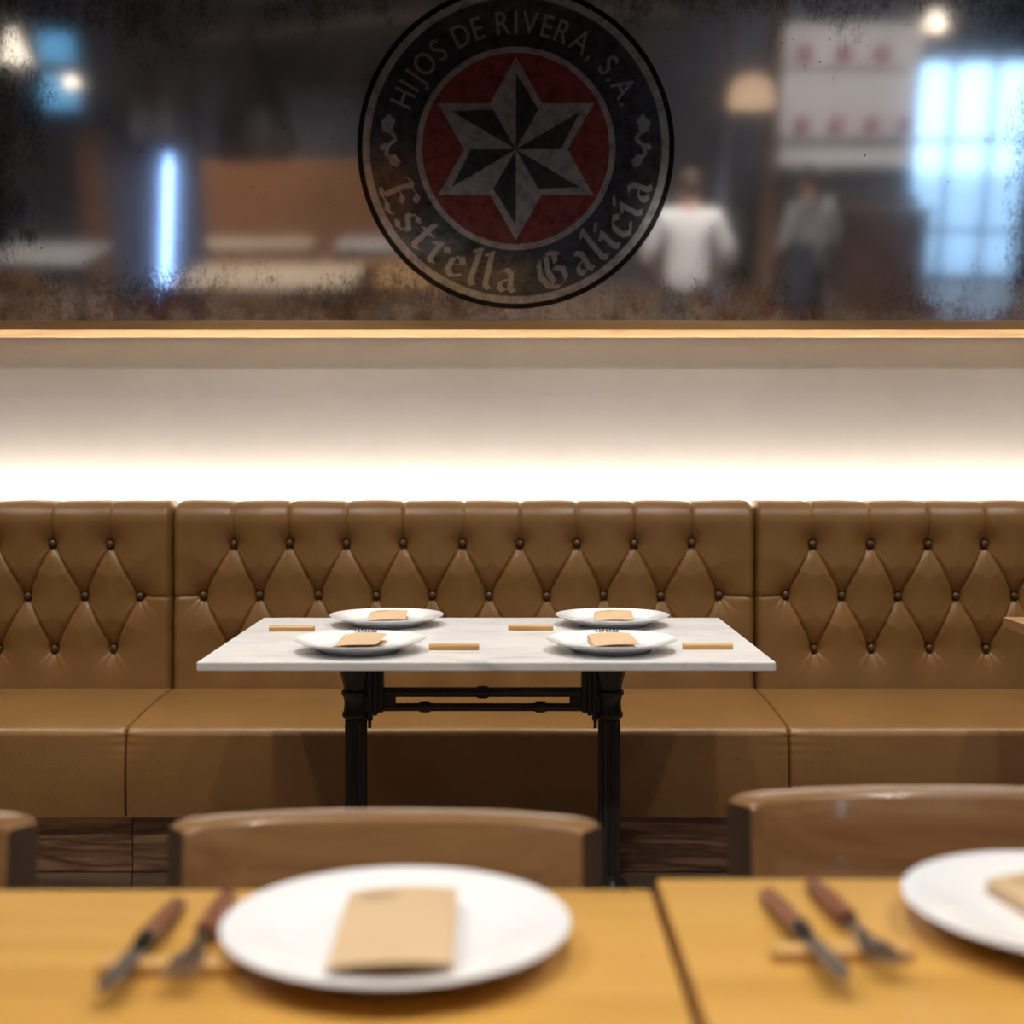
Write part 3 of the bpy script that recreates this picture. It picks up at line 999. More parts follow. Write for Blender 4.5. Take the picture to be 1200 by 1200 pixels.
def card_marks():
    """a small scribbled name, printed"""
    mb = MB()
    pts = []
    for i in range(46):
        u = i / 45
        pts.append((u * 0.034, 0.0022 * math.sin(u * 38) + 0.0012 * math.sin(u * 17)))
    for a, b_ in zip(pts[:-1], pts[1:]):
        a, b_ = Vector(a), Vector(b_); n_ = (b_ - a).orthogonal().normalized() * 0.0009
        mb.add([(*(a - n_), 0), (*(a + n_), 0), (*(b_ + n_), 0), (*(b_ - n_), 0)], [(0, 1, 2, 3)])
    for k in range(3):
        mb.add([(0.003 + 0.010 * k, -0.0062, 0), (0.010 + 0.010 * k, -0.0062, 0), (0.010 + 0.010 * k, -0.0050, 0), (0.003 + 0.010 * k, -0.0050, 0)], [(0, 1, 2, 3)])
    return mb.mesh('printed_mark', 'faint_ink')
MARK = card_marks()

def rim_text(parent, word='TABERNA'):
    """small capitals on the far part of the rim, read from the camera side"""
    n = len(word)
    for i, ch in enumerate(word):
        me = glyph_mesh(ch, 'ink', 0.95)[0]
        o = link('rim_letter', me, parent)
        ang = (i - (n - 1) / 2) * 3.4
        rr = 0.1245
        o.location = (rr * math.sin(R(ang)), rr * math.cos(R(ang)), 0.0246)
        o.rotation_euler = (R(18), 0, -R(ang))
        o.scale = (0.0098, 0.0240, 1)

def place_plate(x, y_, z, label, text, group, rz=0.0):
    p = link('dinner_plate', PLATE, None, (x, y_, z))
    p.rotation_euler = (0, 0, rz)
    tag(p, label, 'plate', group)
    if text:
        rim_text(p)
    return p

def place_card(x, y_, z, label, me, rz, group, mark=True, tilt=0.0):
    c = link('kraft_card', me, None, (x, y_, z))
    c.rotation_euler = (tilt, 0, rz)
    tag(c, label, 'card', group)
    if mark:
        m_ = link('printed_mark', MARK, c, (-0.036, 0.066, 0.0181))
    return c

TZ = 0.752
plates = [
    (-0.309, 3.438, 'white dinner plate at the back left of the marble table', False, 'kraft card on the back left plate of the marble table', 0.04, CARD_FLAT, True),
    (0.259, 3.438, 'white dinner plate at the back right of the marble table', False, 'kraft card on the back right plate of the marble table', -0.06, CARD_FLAT, True),
    (-0.328, 2.985, 'white dinner plate at the front left of the marble table, black lettering on its rim', True, 'kraft card on the front left plate of the marble table', -0.03, CARD, False),
    (0.223, 2.990, 'white dinner plate at the front right of the marble table, black lettering on its rim', True, 'kraft card on the front right plate of the marble table', 0.03, CARD, False),
]
for x, y_, lab, txt, clab, rz, cme, mk in plates:
    place_plate(x, y_, TZ, lab, txt, 'plates on the marble table')
    place_card(x + 0.003, y_ - 0.010, TZ + 0.0108, clab, cme, rz, 'cards on the marble table plates', mk)

REST = MB().prism([(-0.009, 0.0), (0.009, 0.0), (0.0095, 0.010), (0.006, 0.0125), (-0.006, 0.0125), (-0.0095, 0.010)], -0.055, 0.055, 'X').mesh('rest', 'rest', bevel=0.0012, segs=1)
for x, y_, lab in ((-0.528, 3.315, 'wooden cutlery rest left of the back left plate on the marble table'),
                   (-0.1215, 3.000, 'wooden cutlery rest between the front plates on the marble table'),
                   (0.052, 3.335, 'wooden cutlery rest between the back plates on the marble table'),
                   (0.437, 3.010, 'wooden cutlery rest right of the front right plate on the marble table')):
    tag(link('cutlery_rest', REST, None, (x, y_, TZ)), lab, 'cutlery rest', 'cutlery rests on the marble table')

# ------------------------------------------------------------------ foreground tables
def wood_table(name, x0, x1, y0, y1, ztop, thick, mat, label, group, leg=0.05, leg_mat=None, inset=0.004, edge=False):
    t = thing(name, ((x0 + x1) / 2, (y0 + y1) / 2, 0), label, 'table', group)
    w, d = (x1 - x0) / 2, (y1 - y0) / 2
    MB().box(-w, w, -d, d, ztop - thick, ztop).build('tabletop', mat, t, bevel=0.002)
    if edge:
        for s in (-1, 1):
            a, b_ = sorted((s * (w + 0.0002), s * (w + 0.0012)))
            MB().box(a, b_, -d + 0.002, d - 0.002, ztop - thick + 0.002, ztop - 0.002).build('edge_band', 'honey_edge', t)
    lm = leg_mat or mat
    for sx in (-1, 1):
        for sy in (-1, 1):
            xa, xb = sorted((sx * (w - inset), sx * (w - inset - leg)))
            ya, yb = sorted((sy * (d - inset), sy * (d - inset - leg)))
            MB().box(xa, xb, ya, yb, 0, ztop - thick).build('leg', lm, t, bevel=0.003)
    for sy in (-1, 1):
        ya, yb = sorted((sy * (d - 0.02), sy * (d - 0.045)))
        MB().box(-w + inset + leg, w - inset - leg, ya, yb, ztop - thick - 0.06, ztop - thick).build('apron', lm, t, bevel=0.002)
    return t
FZ1, FZ2 = 0.770, 0.781
wood_table('wooden_table', -1.065, 0.133, 0.50, 1.287, FZ1, 0.030, 'honey', 'honey wood table in the foreground, the left one of two', 'foreground wooden tables', edge=True)
wood_table('wooden_table', 0.139, 1.337, 0.50, 1.285, FZ2, 0.030, 'honey', 'honey wood table in the foreground, the right one of two', 'foreground wooden tables', edge=True)

place_plate(-0.093, 1.128, FZ1, 'large white plate in the foreground on the left honey wood table', False, 'foreground plates')
place_card(-0.092, 1.118, FZ1 + 0.0108, 'kraft card on the large blurred foreground plate', CARD_FLAT, 0.015, 'foreground cards')
place_plate(0.477, 1.140, FZ2, 'large white plate cut off by the right edge of the photo', False, 'foreground plates')
place_card(0.486, 1.130, FZ2 + 0.0108, 'kraft card on the plate cut off by the right edge', CARD_FLAT, 0.20, 'foreground cards')

def knife_parts(parent):
    h = MB()
    P = []
    for i in range(9):
        u = i / 8
        P.append(((0, 0.012 + 0.098 * u, 0.0075), 0.0070 + 0.0020 * math.sin(math.pi * (0.15 + 0.8 * u))))
    h.tube([p for p, _ in P], [r_ for _, r_ in P], 12, 0.72)
    hd = h.build('handle', 'handle', parent, smooth=True)
    for u in (0.03, 0.058, 0.086):
        MB().lathe([(0.0022, 0), (0.0022, 0.0016), (0.0008, 0.0021)], 10, (0, 0.012 + u, 0.0132)).build('rivet', 'steel', hd)
    bl = MB()
    prof = [(-0.0065, 0.014), (0.0065, 0.014), (0.0075, -0.020), (0.0080, -0.070), (0.0060, -0.090), (-0.001, -0.102), (-0.0060, -0.090), (-0.0068, -0.05)]
    bl.prism(prof, 0.0062, 0.0080, 'Z')
    bl.build('blade', 'steel', parent, bevel=0.0005, segs=1)
    MB().lathe([(0.0078, 0.006), (0.0085, 0.010), (0.0078, 0.015)], 12, (0, 0, 0.0075), 'Y').build('bolster', 'steel', parent, smooth=True)

def fork_parts(parent):
    h = MB()
    P = []
    for i in range(9):
        u = i / 8
        P.append(((0, 0.012 + 0.098 * u, 0.0075), 0.0068 + 0.0020 * math.sin(math.pi * (0.15 + 0.8 * u))))
    h.tube([p for p, _ in P], [r_ for _, r_ in P], 12, 0.72)
    hd = h.build('handle', 'handle', parent, smooth=True)
    for u in (0.03, 0.058, 0.086):
        MB().lathe([(0.0022, 0), (0.0022, 0.0016), (0.0008, 0.0021)], 10, (0, 0.012 + u, 0.0132)).build('rivet', 'steel', hd)
    nk = MB().tube([(0, 0.014, 0.0075), (0, -0.010, 0.0070), (0, -0.030, 0.0050)], [0.0042, 0.0032, 0.0045], 10, 0.6)
    nk.prism([(-0.005, -0.026), (0.005, -0.026), (0.0115, -0.042), (0.0118, -0.052), (-0.0118, -0.052), (-0.0115, -0.042)], 0.0036, 0.0054, 'Z')
    nk.build('neck', 'steel', parent, smooth=True, angle=40)
    for k in range(4):
        x = -0.0098 + 0.00653 * k
        MB().tube([(x, -0.050, 0.0045), (x, -0.070, 0.0040), (x, -0.088, 0.0055), (x, -0.098, 0.0085)], [0.0019, 0.0018, 0.0015, 0.0006], 8).build('tine', 'steel', parent, smooth=True)

def cutlery(kind, loc, rz, label, group):
    t = thing(kind, loc, label, kind, group, rz)
    t.rotation_euler = (R(-3.5), 0, rz)
    t.scale = (1.12, 1.12, 1.12)
    (knife_parts if kind == 'knife' else fork_parts)(t)
    return t
def rest_at(x, y_, z, label):
    return tag(link('cutlery_rest', REST, None, (x, y_, z)), label, 'cutlery rest', 'foreground cutlery rests')
rest_at(-0.268, 1.078, FZ1, 'wooden cutlery rest left of the large foreground plate')
rest_at(0.262, 1.078, FZ2, 'wooden cutlery rest on the right foreground table')
RZ_ = 0.0125
cutlery('knife', (-0.2985, 1.106, FZ1 + 0.0050), 0.00, 'steel knife with rosewood handle on the left foreground table', 'foreground knives')
cutlery('fork', (-0.2545, 1.128, FZ1 + 0.0050), 0.03, 'steel fork with rosewood handle beside the large foreground plate', 'foreground forks')
cutlery('knife', (0.238, 1.098, FZ2 + 0.0050), 0.06, 'steel knife with rosewood handle on the right foreground table', 'foreground knives')
cutlery('fork', (0.284, 1.128, FZ2 + 0.0050), 0.05, 'steel fork with rosewood handle on the right foreground table', 'foreground forks')

# ------------------------------------------------------------------ chairs
def make_chair(label, loc, rz=0.0, group=None):
    """seat faces -Y, curved back at +Y; origin under the middle of the backrest"""
    t = thing('wooden_chair', loc, label, 'chair', group, rz)
    # curved backrest: rounded section swept along an arc
    W, TH, ZT, ZB = 0.224, 0.044, 0.782, 0.600
    sec = []
    hh = (ZT - ZB) / 2
    rc = 0.0045
    for cx_, cz_, a0 in ((TH / 2 - rc, hh - rc, 0), (-TH / 2 + rc, hh - rc, 90), (-TH / 2 + rc, -hh + rc, 180), (TH / 2 - rc, -hh + rc, 270)):
        for q in range(5):              # rounded rectangle in (n, z)
            a = R(a0 + 22.5 * q)
            sec.append((cx_ + rc * math.cos(a), cz_ + rc * math.sin(a)))
    N = 33
    rows = []
    for j in range(N):
        u = -1 + 2 * j / (N - 1)
        x = W * u
        yy = -0.030 * u ** 2 - 0.021 * u ** 6
        dx, dy = 1.0, -(0.060 * u + 0.126 * u ** 5) / W
        l = math.hypot(dx, dy)
        nx_, ny_ = -dy / l, dx / l
        end = max(0.0, (abs(u) - 0.97) / 0.03)
        k = math.sqrt(max(0.0, 1 - end * end * 0.3))
        rows.append([(x + nx_ * n_ * k, yy + ny_ * n_ * k + (z_ - hh) * 0.10, ZB + hh + z_ * (1 - 0.05 * end)) for n_, z_ in sec])
    mb = MB()
    vs = [p for r_ in rows for p in r_]
    n = len(sec)
    fs = [(j * n + i, j * n + (i + 1) % n, (j + 1) * n + (i + 1) % n, (j + 1) * n + i) for j in range(N - 1) for i in range(n)]
    fs += [tuple(range(n)), tuple((N - 1) * n + i for i in range(n))]
    mb.add(vs, fs)
    bko = mb.build('backrest', 'chair', t, smooth=True, angle=50)
    bko.data.materials.append(M['chair_end'])          # darker wood on the end faces
    for p in bko.data.polygons:
        if abs(p.center.x) > W * 0.985 and abs(p.normal.z) < 0.5:
            p.material_index = 1
    # seat
    seat = []
    for i in range(32):
        a = 2 * math.pi * i / 32
        ca, sa = math.cos(a), math.sin(a)
        seat.append((math.copysign(abs(ca) ** 0.5, ca) * (0.205 - 0.012 * sa), -0.235 + math.copysign(abs(sa) ** 0.5, sa) * 0.205))
    MB().prism(seat, 0.425, 0.455, 'Z').build('seat', 'chair', t, bevel=0.008)
    for s in (-1, 1):
        MB().tube([(s * 0.165, 0.040, 0.0), (s * 0.172, 0.005, 0.25), (s * 0.178, -0.012, 0.45), (s * 0.182, -0.006, 0.56), (s * 0.184, 0.006, 0.70)], [0.013, 0.017, 0.019, 0.016, 0.012], 12).build('leg', 'chair', t, smooth=True)
        MB().tube([(s * 0.175, -0.405, 0.0), (s * 0.168, -0.385, 0.43)], [0.013, 0.018], 12).build('leg', 'chair', t, smooth=True)
        MB().tube([(s * 0.170, -0.395, 0.22), (s * 0.172, 0.0, 0.24)], 0.009, 10).build('stretcher', 'chair', t, smooth=True)
    return t
ch0 = make_chair('walnut chair with curved back behind the large foreground plate', (-0.135, 1.520, 0), 0.0, 'chairs at the foreground tables')
copy_tree(ch0, None, 'walnut chair with curved back, only its corner showing at the left edge', (-0.750, 1.530, 0), 0.0)
copy_tree(ch0, None, 'walnut chair with curved back behind the right foreground table', (0.487, 1.628, 0), 0.02)

# ------------------------------------------------------------------ ceiling spotlights
def spotlight(x, y_, label, watts, size=47, group='ceiling spotlights', blend=1.0, tilt=0.0):
    t = thing('ceiling_spotlight', (x, y_, ZC), label, 'spotlight', group)
    MB().lathe([(0.050, -0.012), (0.050, 0.0)], 24).build('mount', 'black', t, smooth=True)
    can = MB()
    can.lathe([(0.012, -0.03), (0.012, -0.012)], 12)
    can.lathe([(0.040, -0.15), (0.044, -0.15), (0.046, -0.145), (0.046, -0.035), (0.040, -0.030), (0.002, -0.030), (0.002, -0.034), (0.040, -0.040), (0.040, -0.145)], 24)
    hs = can.build('housing', 'black', t, smooth=True)
    hs.rotation_euler = (R(tilt), 0, 0)
    ld = bpy.data.lights.new('spot_beam', 'SPOT')
    ld.energy = watts
    ld.color = (1.0, 0.945, 0.88)
    ld.spot_size = R(size * 2)
    ld.spot_blend = blend
    ld.shadow_soft_size = 0.05
    lo = bpy.data.objects.new('spot_beam', ld)
    COL.objects.link(lo)
    lo.parent = t
    lo.location = (0, 0.158 * math.sin(R(tilt)), -0.158 * math.cos(R(tilt)))
    lo.rotation_euler = (R(tilt), 0, 0)
    return t
names_x = {-2.1: 'far left', -0.75: 'left of the marble table', 0.55: 'right of the marble table', 1.85: 'far right'}
for x, y_ in SPOTS:
    if y_ > 2:
        lab = 'black ceiling spotlight above the banquette row, ' + names_x[x]
    else:
        lab = 'black ceiling spotlight above the foreground tables, ' + {-1.3: 'left', 0.0: 'middle', 1.3: 'right'}[x]
    spotlight(x, y_, lab, *((SPOT_W, 47) if y_ > 2 else (SPOT_FORE_W, 66)), blend=1.0 if y_ > 2 else 0.7)
where = ['near the lit tube pillar', 'over the pale dining tables', 'added to brighten the person in white', 'behind the person in apron', 'over the brown booth', 'in the middle of the back room', 'added to brighten the display shelf', 'in the far corner', 'added to brighten the shelf next to the glazed door']
for (x, y_), w, tl in zip(ROOM_SPOTS, where, ROOM_TILT):
    low = 0.36 if tl < -40 else 0.7 if tl < -25 else 1.0
    spotlight(x, y_, 'black ceiling spotlight of the back room ' + w, SPOT_ROOM_W * low, 58, blend=0.6, tilt=tl)

# ------------------------------------------------------------------ the room behind the camera, seen in the mirror
# pillar with a lit tube
pil = MB().box(-3.36, -2.70, -3.75, -3.12, 0, ZC).build('pillar', 'navy', None, bevel=0.006)
tag(pil, kind='structure')
tb = thing('tube_light', (-2.865, -3.075, 1.05), 'glowing blue-white tube light upright on the dark pillar', 'tube light')
tb.rotation_euler = (0, R(5.5), 0)
MB().lathe([(0.002, -0.60), (0.024, -0.596), (0.028, -0.58), (0.028, 0.58), (0.024, 0.596), (0.002, 0.60)], 20).build('tube', 'neon', tb, smooth=True)
for z in (-0.56, 0.56):
    MB().box(-0.035, 0.035, -0.045, 0.036, z - 0.012, z + 0.012).build('clip', 'black', tb, bevel=0.003)

# booth along the back
bo = thing('booth_bench', (-2.15, -5.55, 0), 'brown leather booth bench reflected in the mirror left of the emblem', 'bench')
MB().box(-1.15, 1.15, -0.15, 0.0, 0.40, 1.42).build('backrest', 'booth', bo, bevel=0.03, segs=3)
MB().box(-1.15, 1.15, 0.0, 0.50, 0.30, 0.46).build('seat', 'booth', bo, bevel=0.03, segs=3)
MB().box(-1.12, 1.12, -0.13, 0.44, 0.0, 0.30).build('plinth', 'plinth', bo, bevel=0.004)

bt = 'dining tables of the back room'
wood_table('dining_table', -3.05, -1.85, -4.75, -4.05, 0.75, 0.03, 'pale_top', 'pale wood dining table in front of the brown booth, nearer the pillar', bt, leg_mat='black')
wood_table('dining_table', -1.60, -0.50, -4.75, -4.05, 0.75, 0.03, 'grey_top', 'grey topped dining table in front of the brown booth', bt, leg_mat='black')
wood_table('dining_table', -2.60, -1.20, -2.95, -1.75, 0.75, 0.03, 'pale_top', 'pale wood dining table reflected low beside the blue tube', bt, leg_mat='black')
wood_table('dining_table', -1.05, 0.15, -2.95, -1.75, 0.75, 0.03, 'oak_top', 'brown wood dining table reflected low under the emblem', bt, leg_mat='black')
wood_table('dining_table', -4.55, -3.55, -4.10, -2.90, 0.78, 0.03, 'grey_top', 'grey topped dining table reflected at the far left of the mirror', bt, leg_mat='black')
copy_tree(ch0, None, 'walnut chair standing by the grey table at the far left of the mirror', (-3.95, -2.35, 0), 0.25)
copy_tree(ch0, None, 'walnut chair by the pale table low beside the blue tube', (-1.85, -1.30, 0), 0.05)

# pendants
def pendant(name, loc, prof, mat, label, cat='pendant lamp', bulb=None):
    t = thing(name, (loc[0], loc[1], ZC), label, cat)
    zt = loc[2] - ZC
    MB().lathe([(0.006, zt + prof[-1][1]), (0.006, -0.02)], 8).build('cord', 'black', t)
    MB().lathe([(0.045, -0.025), (0.05, 0.0)], 20).build('canopy', 'black', t, smooth=True)
    inner = [(max(r_ - 0.006, 0.001), z_) for r_, z_ in prof]
    full = prof + inner[::-1]
    MB().lathe([(r_, z_ + zt) for r_, z_ in full], 40).build('shade', mat, t, smooth=True)
    if bulb:
        MB().lathe([(0.001, zt + bulb[0] - 0.05), (0.035, zt + bulb[0] - 0.03), (0.045, zt + bulb[0]), (0.03, zt + bulb[0] + 0.035), (0.015, zt + bulb[0] + 0.06)], 16).build('bulb', bulb[1], t, smooth=True)
    return t
pendant('pendant_lamp', (-2.25, -4.0, 1.53), [(0.34, 0.0), (0.35, 0.12), (0.32, 0.35), (0.24, 0.62), (0.14, 0.85), (0.06, 1.02), (0.02, 1.08)], 'black', 'tall black bell pendant lamp reflected left of the emblem')
pendant('pendant_lamp', (-2.80, -2.55, 1.80), [(0.165, 0.0), (0.165, 0.02), (0.13, 0.35), (0.09, 0.72), (0.05, 0.80)], 'dark_grey', 'grey tapering pendant lamp reflected above the blue tube')
pendant('pendant_lamp', (2.05, -3.5, 1.99), [(0.19, 0.0), (0.20, 0.10), (0.15, 0.24), (0.05, 0.29)], 'warm_glow', 'small glowing cream pendant lamp reflected right of the emblem')
pendant('pendant_lamp', (-3.98, -3.0, 2.36), [(0.13, 0.0), (0.11, 0.06), (0.03, 0.26), (0.015, 0.30)], 'cream_glow', 'cream glowing cone pendant lamp at the top left of the mirror')
pendant('pendant_lamp', (-4.15, -5.0, 2.12), [(0.06, 0.02), (0.075, 0.06), (0.05, 0.11), (0.015, 0.13)], 'cream_glow', 'tiny glowing globe pendant beside the blue screens')
pendant('pendant_lamp', (3.98, -5.0, 2.66), [(0.10, 0.0), (0.10, 0.05), (0.06, 0.15), (0.02, 0.18)], 'cream_glow', 'small yellowish pendant lamp above the glazed door')

# two blue screens on the back wall
for z0, z1, lab in ((2.36, 2.70, 'upper of two blue lit screens on the dark back wall'), (1.87, 2.27, 'lower of two blue lit screens on the dark back wall')):
    s_ = thing('wall_screen', (-4.89, YB + 0.02, (z0 + z1) / 2), lab, 'screen', 'blue screens on the back wall')
    MB().box(-0.21, 0.21, -0.019, 0.03, -(z1 - z0) / 2, (z1 - z0) / 2).build('bezel', 'black', s_, bevel=0.004)
    MB().box(-0.195, 0.195, 0.0305, 0.033, -(z1 - z0) / 2 + 0.015, (z1 - z0) / 2 - 0.015).build('display', 'blue_screen', s_)
cab = thing('wall_cabinet', (-4.20, -6.7, 0), 'tall brown wooden cabinet reflected left of the blue tube', 'cabinet')
MB().box(-0.42, 0.42, -0.28, 0.28, 0, 1.75).build('body', 'brown_cab', cab, bevel=0.006)
for s in (-1, 1):
    d_ = MB().box(min(s * 0.005, s * 0.41), max(s * 0.005, s * 0.41), 0.281, 0.30, 0.08, 1.72).build('door', 'brown_cab', cab, bevel=0.004)
    MB().lathe([(0.012, 0.30), (0.016, 0.315), (0.010, 0.325)], 12, (s * 0.04, 0, 1.0), 'Y').build('knob', 'steel', d_, smooth=True)
dot = thing('wall_lamp', (-4.72, YB + 0.01, 1.32), 'tiny blue-white wall lamp near the left edge of the mirror', 'wall lamp')
MB().box(-0.05, 0.05, -0.009, 0.02, -0.09, 0.09).build('plate', 'black', dot, bevel=0.003)
MB().lathe([(0.045, 0.021), (0.05, 0.05), (0.03, 0.08), (0.002, 0.09)], 16, (0, 0, 0), 'Y').build('globe', 'blue_dot', dot, smooth=True)

# duct below the ceiling
dct = MB().tube([(-3.3, -4.3, 2.58), (-2.2, -4.3, 2.68), (-1.2, -4.3, 2.80), (1.6, -4.3, 2.86)], 0.10, 18)
du = thing('ventilation_duct', (-2.0, -4.3, ZC), 'grey round ventilation duct hung below the dark ceiling', 'duct')
do = dct.build('pipe', 'duct', du, smooth=True)
do.matrix_parent_inverse = Matrix.Translation((2.0, 4.3, -ZC))
for x, z in ((-3.0, 2.66), (-1.6, 2.80), (0.8, 2.94)):
    MB().box(x - 0.008 + 2.0, x + 0.008 + 2.0, -0.008, 0.008, z - ZC - 0.05, 0.0).build('hanger', 'black', du)

# display board with two shelves of red jars
sh = thing('display_shelf', (3.66, -6.92, 0), 'off-white wall shelf holding two rows of red jars', 'shelf')
MB().box(-0.76, 0.76, -0.07, -0.04, 1.28, 2.78).build('back_panel', 'white_board', sh, bevel=0.004)
for s in (-0.74, 0.74):
    MB().box(s - 0.02, s + 0.02, -0.04, 0.16, 1.28, 2.78).build('side_panel', 'white_board', sh, bevel=0.003)
for z in (1.28, 1.60, 2.34):
    MB().box(-0.72, 0.72, -0.04, 0.15, z, z + 0.03).build('shelf_board', 'white_board', sh, bevel=0.003)
jm = MB().lathe([(0.070, 0.0), (0.080, 0.01), (0.080, 0.15), (0.060, 0.18)], 20).mesh('jar', 'red_jar', smooth=True, angle=50)
lm = MB().lathe([(0.064, 0.178), (0.064, 0.205), (0.055, 0.21)], 20).mesh('lid', 'jar_lid', smooth=True, angle=50)
ordn = ['first', 'second', 'third', 'fourth']
for z, xs_, rn in ((2.37, (3.18, 3.61, 4.01), 'upper'), (1.63, (3.20, 3.58, 3.95, 4.30), 'lower')):
    for i, x in enumerate(xs_):
        j = thing('red_jar', (x, -6.86, z), 'red jar, %s from the left on the %s shelf of the white display' % (ordn[i], rn), 'jar', 'red jars on the display shelf')
        link('jar_body', jm, j)
        link('lid', lm, j)

# counters
def counter(name, x0, x1, y0, y1, h, bmat, tmat, ndoors, label):
    t = thing(name, ((x0 + x1) / 2, (y0 + y1) / 2, 0), label, 'counter')
    w, d = (x1 - x0) / 2, (y1 - y0) / 2
    MB().box(-w, w, -d, d, 0, h - 0.04).build('body', bmat, t, bevel=0.004)
    MB().box(-w - 0.02, w + 0.02, -d, d + 0.03, h - 0.04, h).build('worktop', tmat, t, bevel=0.004)
    for i in range(ndoors):
        a = -w + 2 * w * i / ndoors + 0.01
        b_ = -w + 2 * w * (i + 1) / ndoors - 0.01
        dd_ = MB().box(a, b_, d + 0.0005, d + 0.018, 0.08, h - 0.08).build('door', bmat, t, bevel=0.003)
        MB().box((a + b_) / 2 - 0.05, (a + b_) / 2 + 0.05, d + 0.018, d + 0.03, h - 0.16, h - 0.145).build('handle', 'steel', dd_, bevel=0.002)
    return t
counter('back_counter', 2.72, 4.34, -6.80, -6.25, 1.02, 'dark_cab', 'dark_cab', 4, 'dark wood counter below the white display shelf')
counter('sideboard', 3.30, 4.05, -5.30, -4.85, 1.02, 'brown_cab', 'brown_cab', 3, 'brown wooden sideboard in front of the dark counter')

# posts
pp = thing('pipe_column', (2.07, -5.0, 0), 'slim lavender-grey steel column reflected beside the emblem', 'column')
MB().lathe([(0.045, 0.0), (0.045, ZC)], 20).build('shaft', 'pale_pipe', pp, smooth=True)
MB().lathe([(0.09, 0.0), (0.09, 0.012), (0.05, 0.03)], 20).build('base_flange', 'pale_pipe', pp, smooth=True)
tp = thing('wooden_post', (2.52, -5.0, 0), 'tan wooden post reflected left of the white display shelf', 'post')
MB().box(-0.06, 0.06, -0.06, 0.06, 0.0, ZC).build('shaft', 'tan_post', tp, bevel=0.006)
MB().box(-0.09, 0.09, -0.09, 0.09, 0.0, 0.12).build('base_block', 'tan_post', tp, bevel=0.006)

# ------------------------------------------------------------------ people, seen from behind in the mirror
def skin_mesh(name, verts, edges, radii, mat, root=0, sub=2):
    me = bpy.data.meshes.new(name)
    me.from_pydata(verts, edges, [])
    ob = bpy.data.objects.new(name, me)
    COL.objects.link(ob)
    ob.modifiers.new('Skin', 'SKIN')
    for i, r_ in enumerate(radii):
        sv = me.skin_vertices[0].data[i]
        sv.radius = (r_, r_) if not isinstance(r_, tuple) else r_
        sv.use_root = (i == root)
    ob.modifiers['Skin'].use_smooth_shade = True
    sb = ob.modifiers.new('Sub', 'SUBSURF')
    sb.levels = sub
    bpy.context.view_layer.update()
    dg = bpy.context.evaluated_depsgraph_get()
    out = bpy.data.meshes.new_from_object(ob.evaluated_get(dg))
    bpy.data.objects.remove(ob)
    out.name = name
    out.materials.clear()
    out.materials.append(M[mat])
    for p in out.polygons:
        p.use_smooth = True
    return out

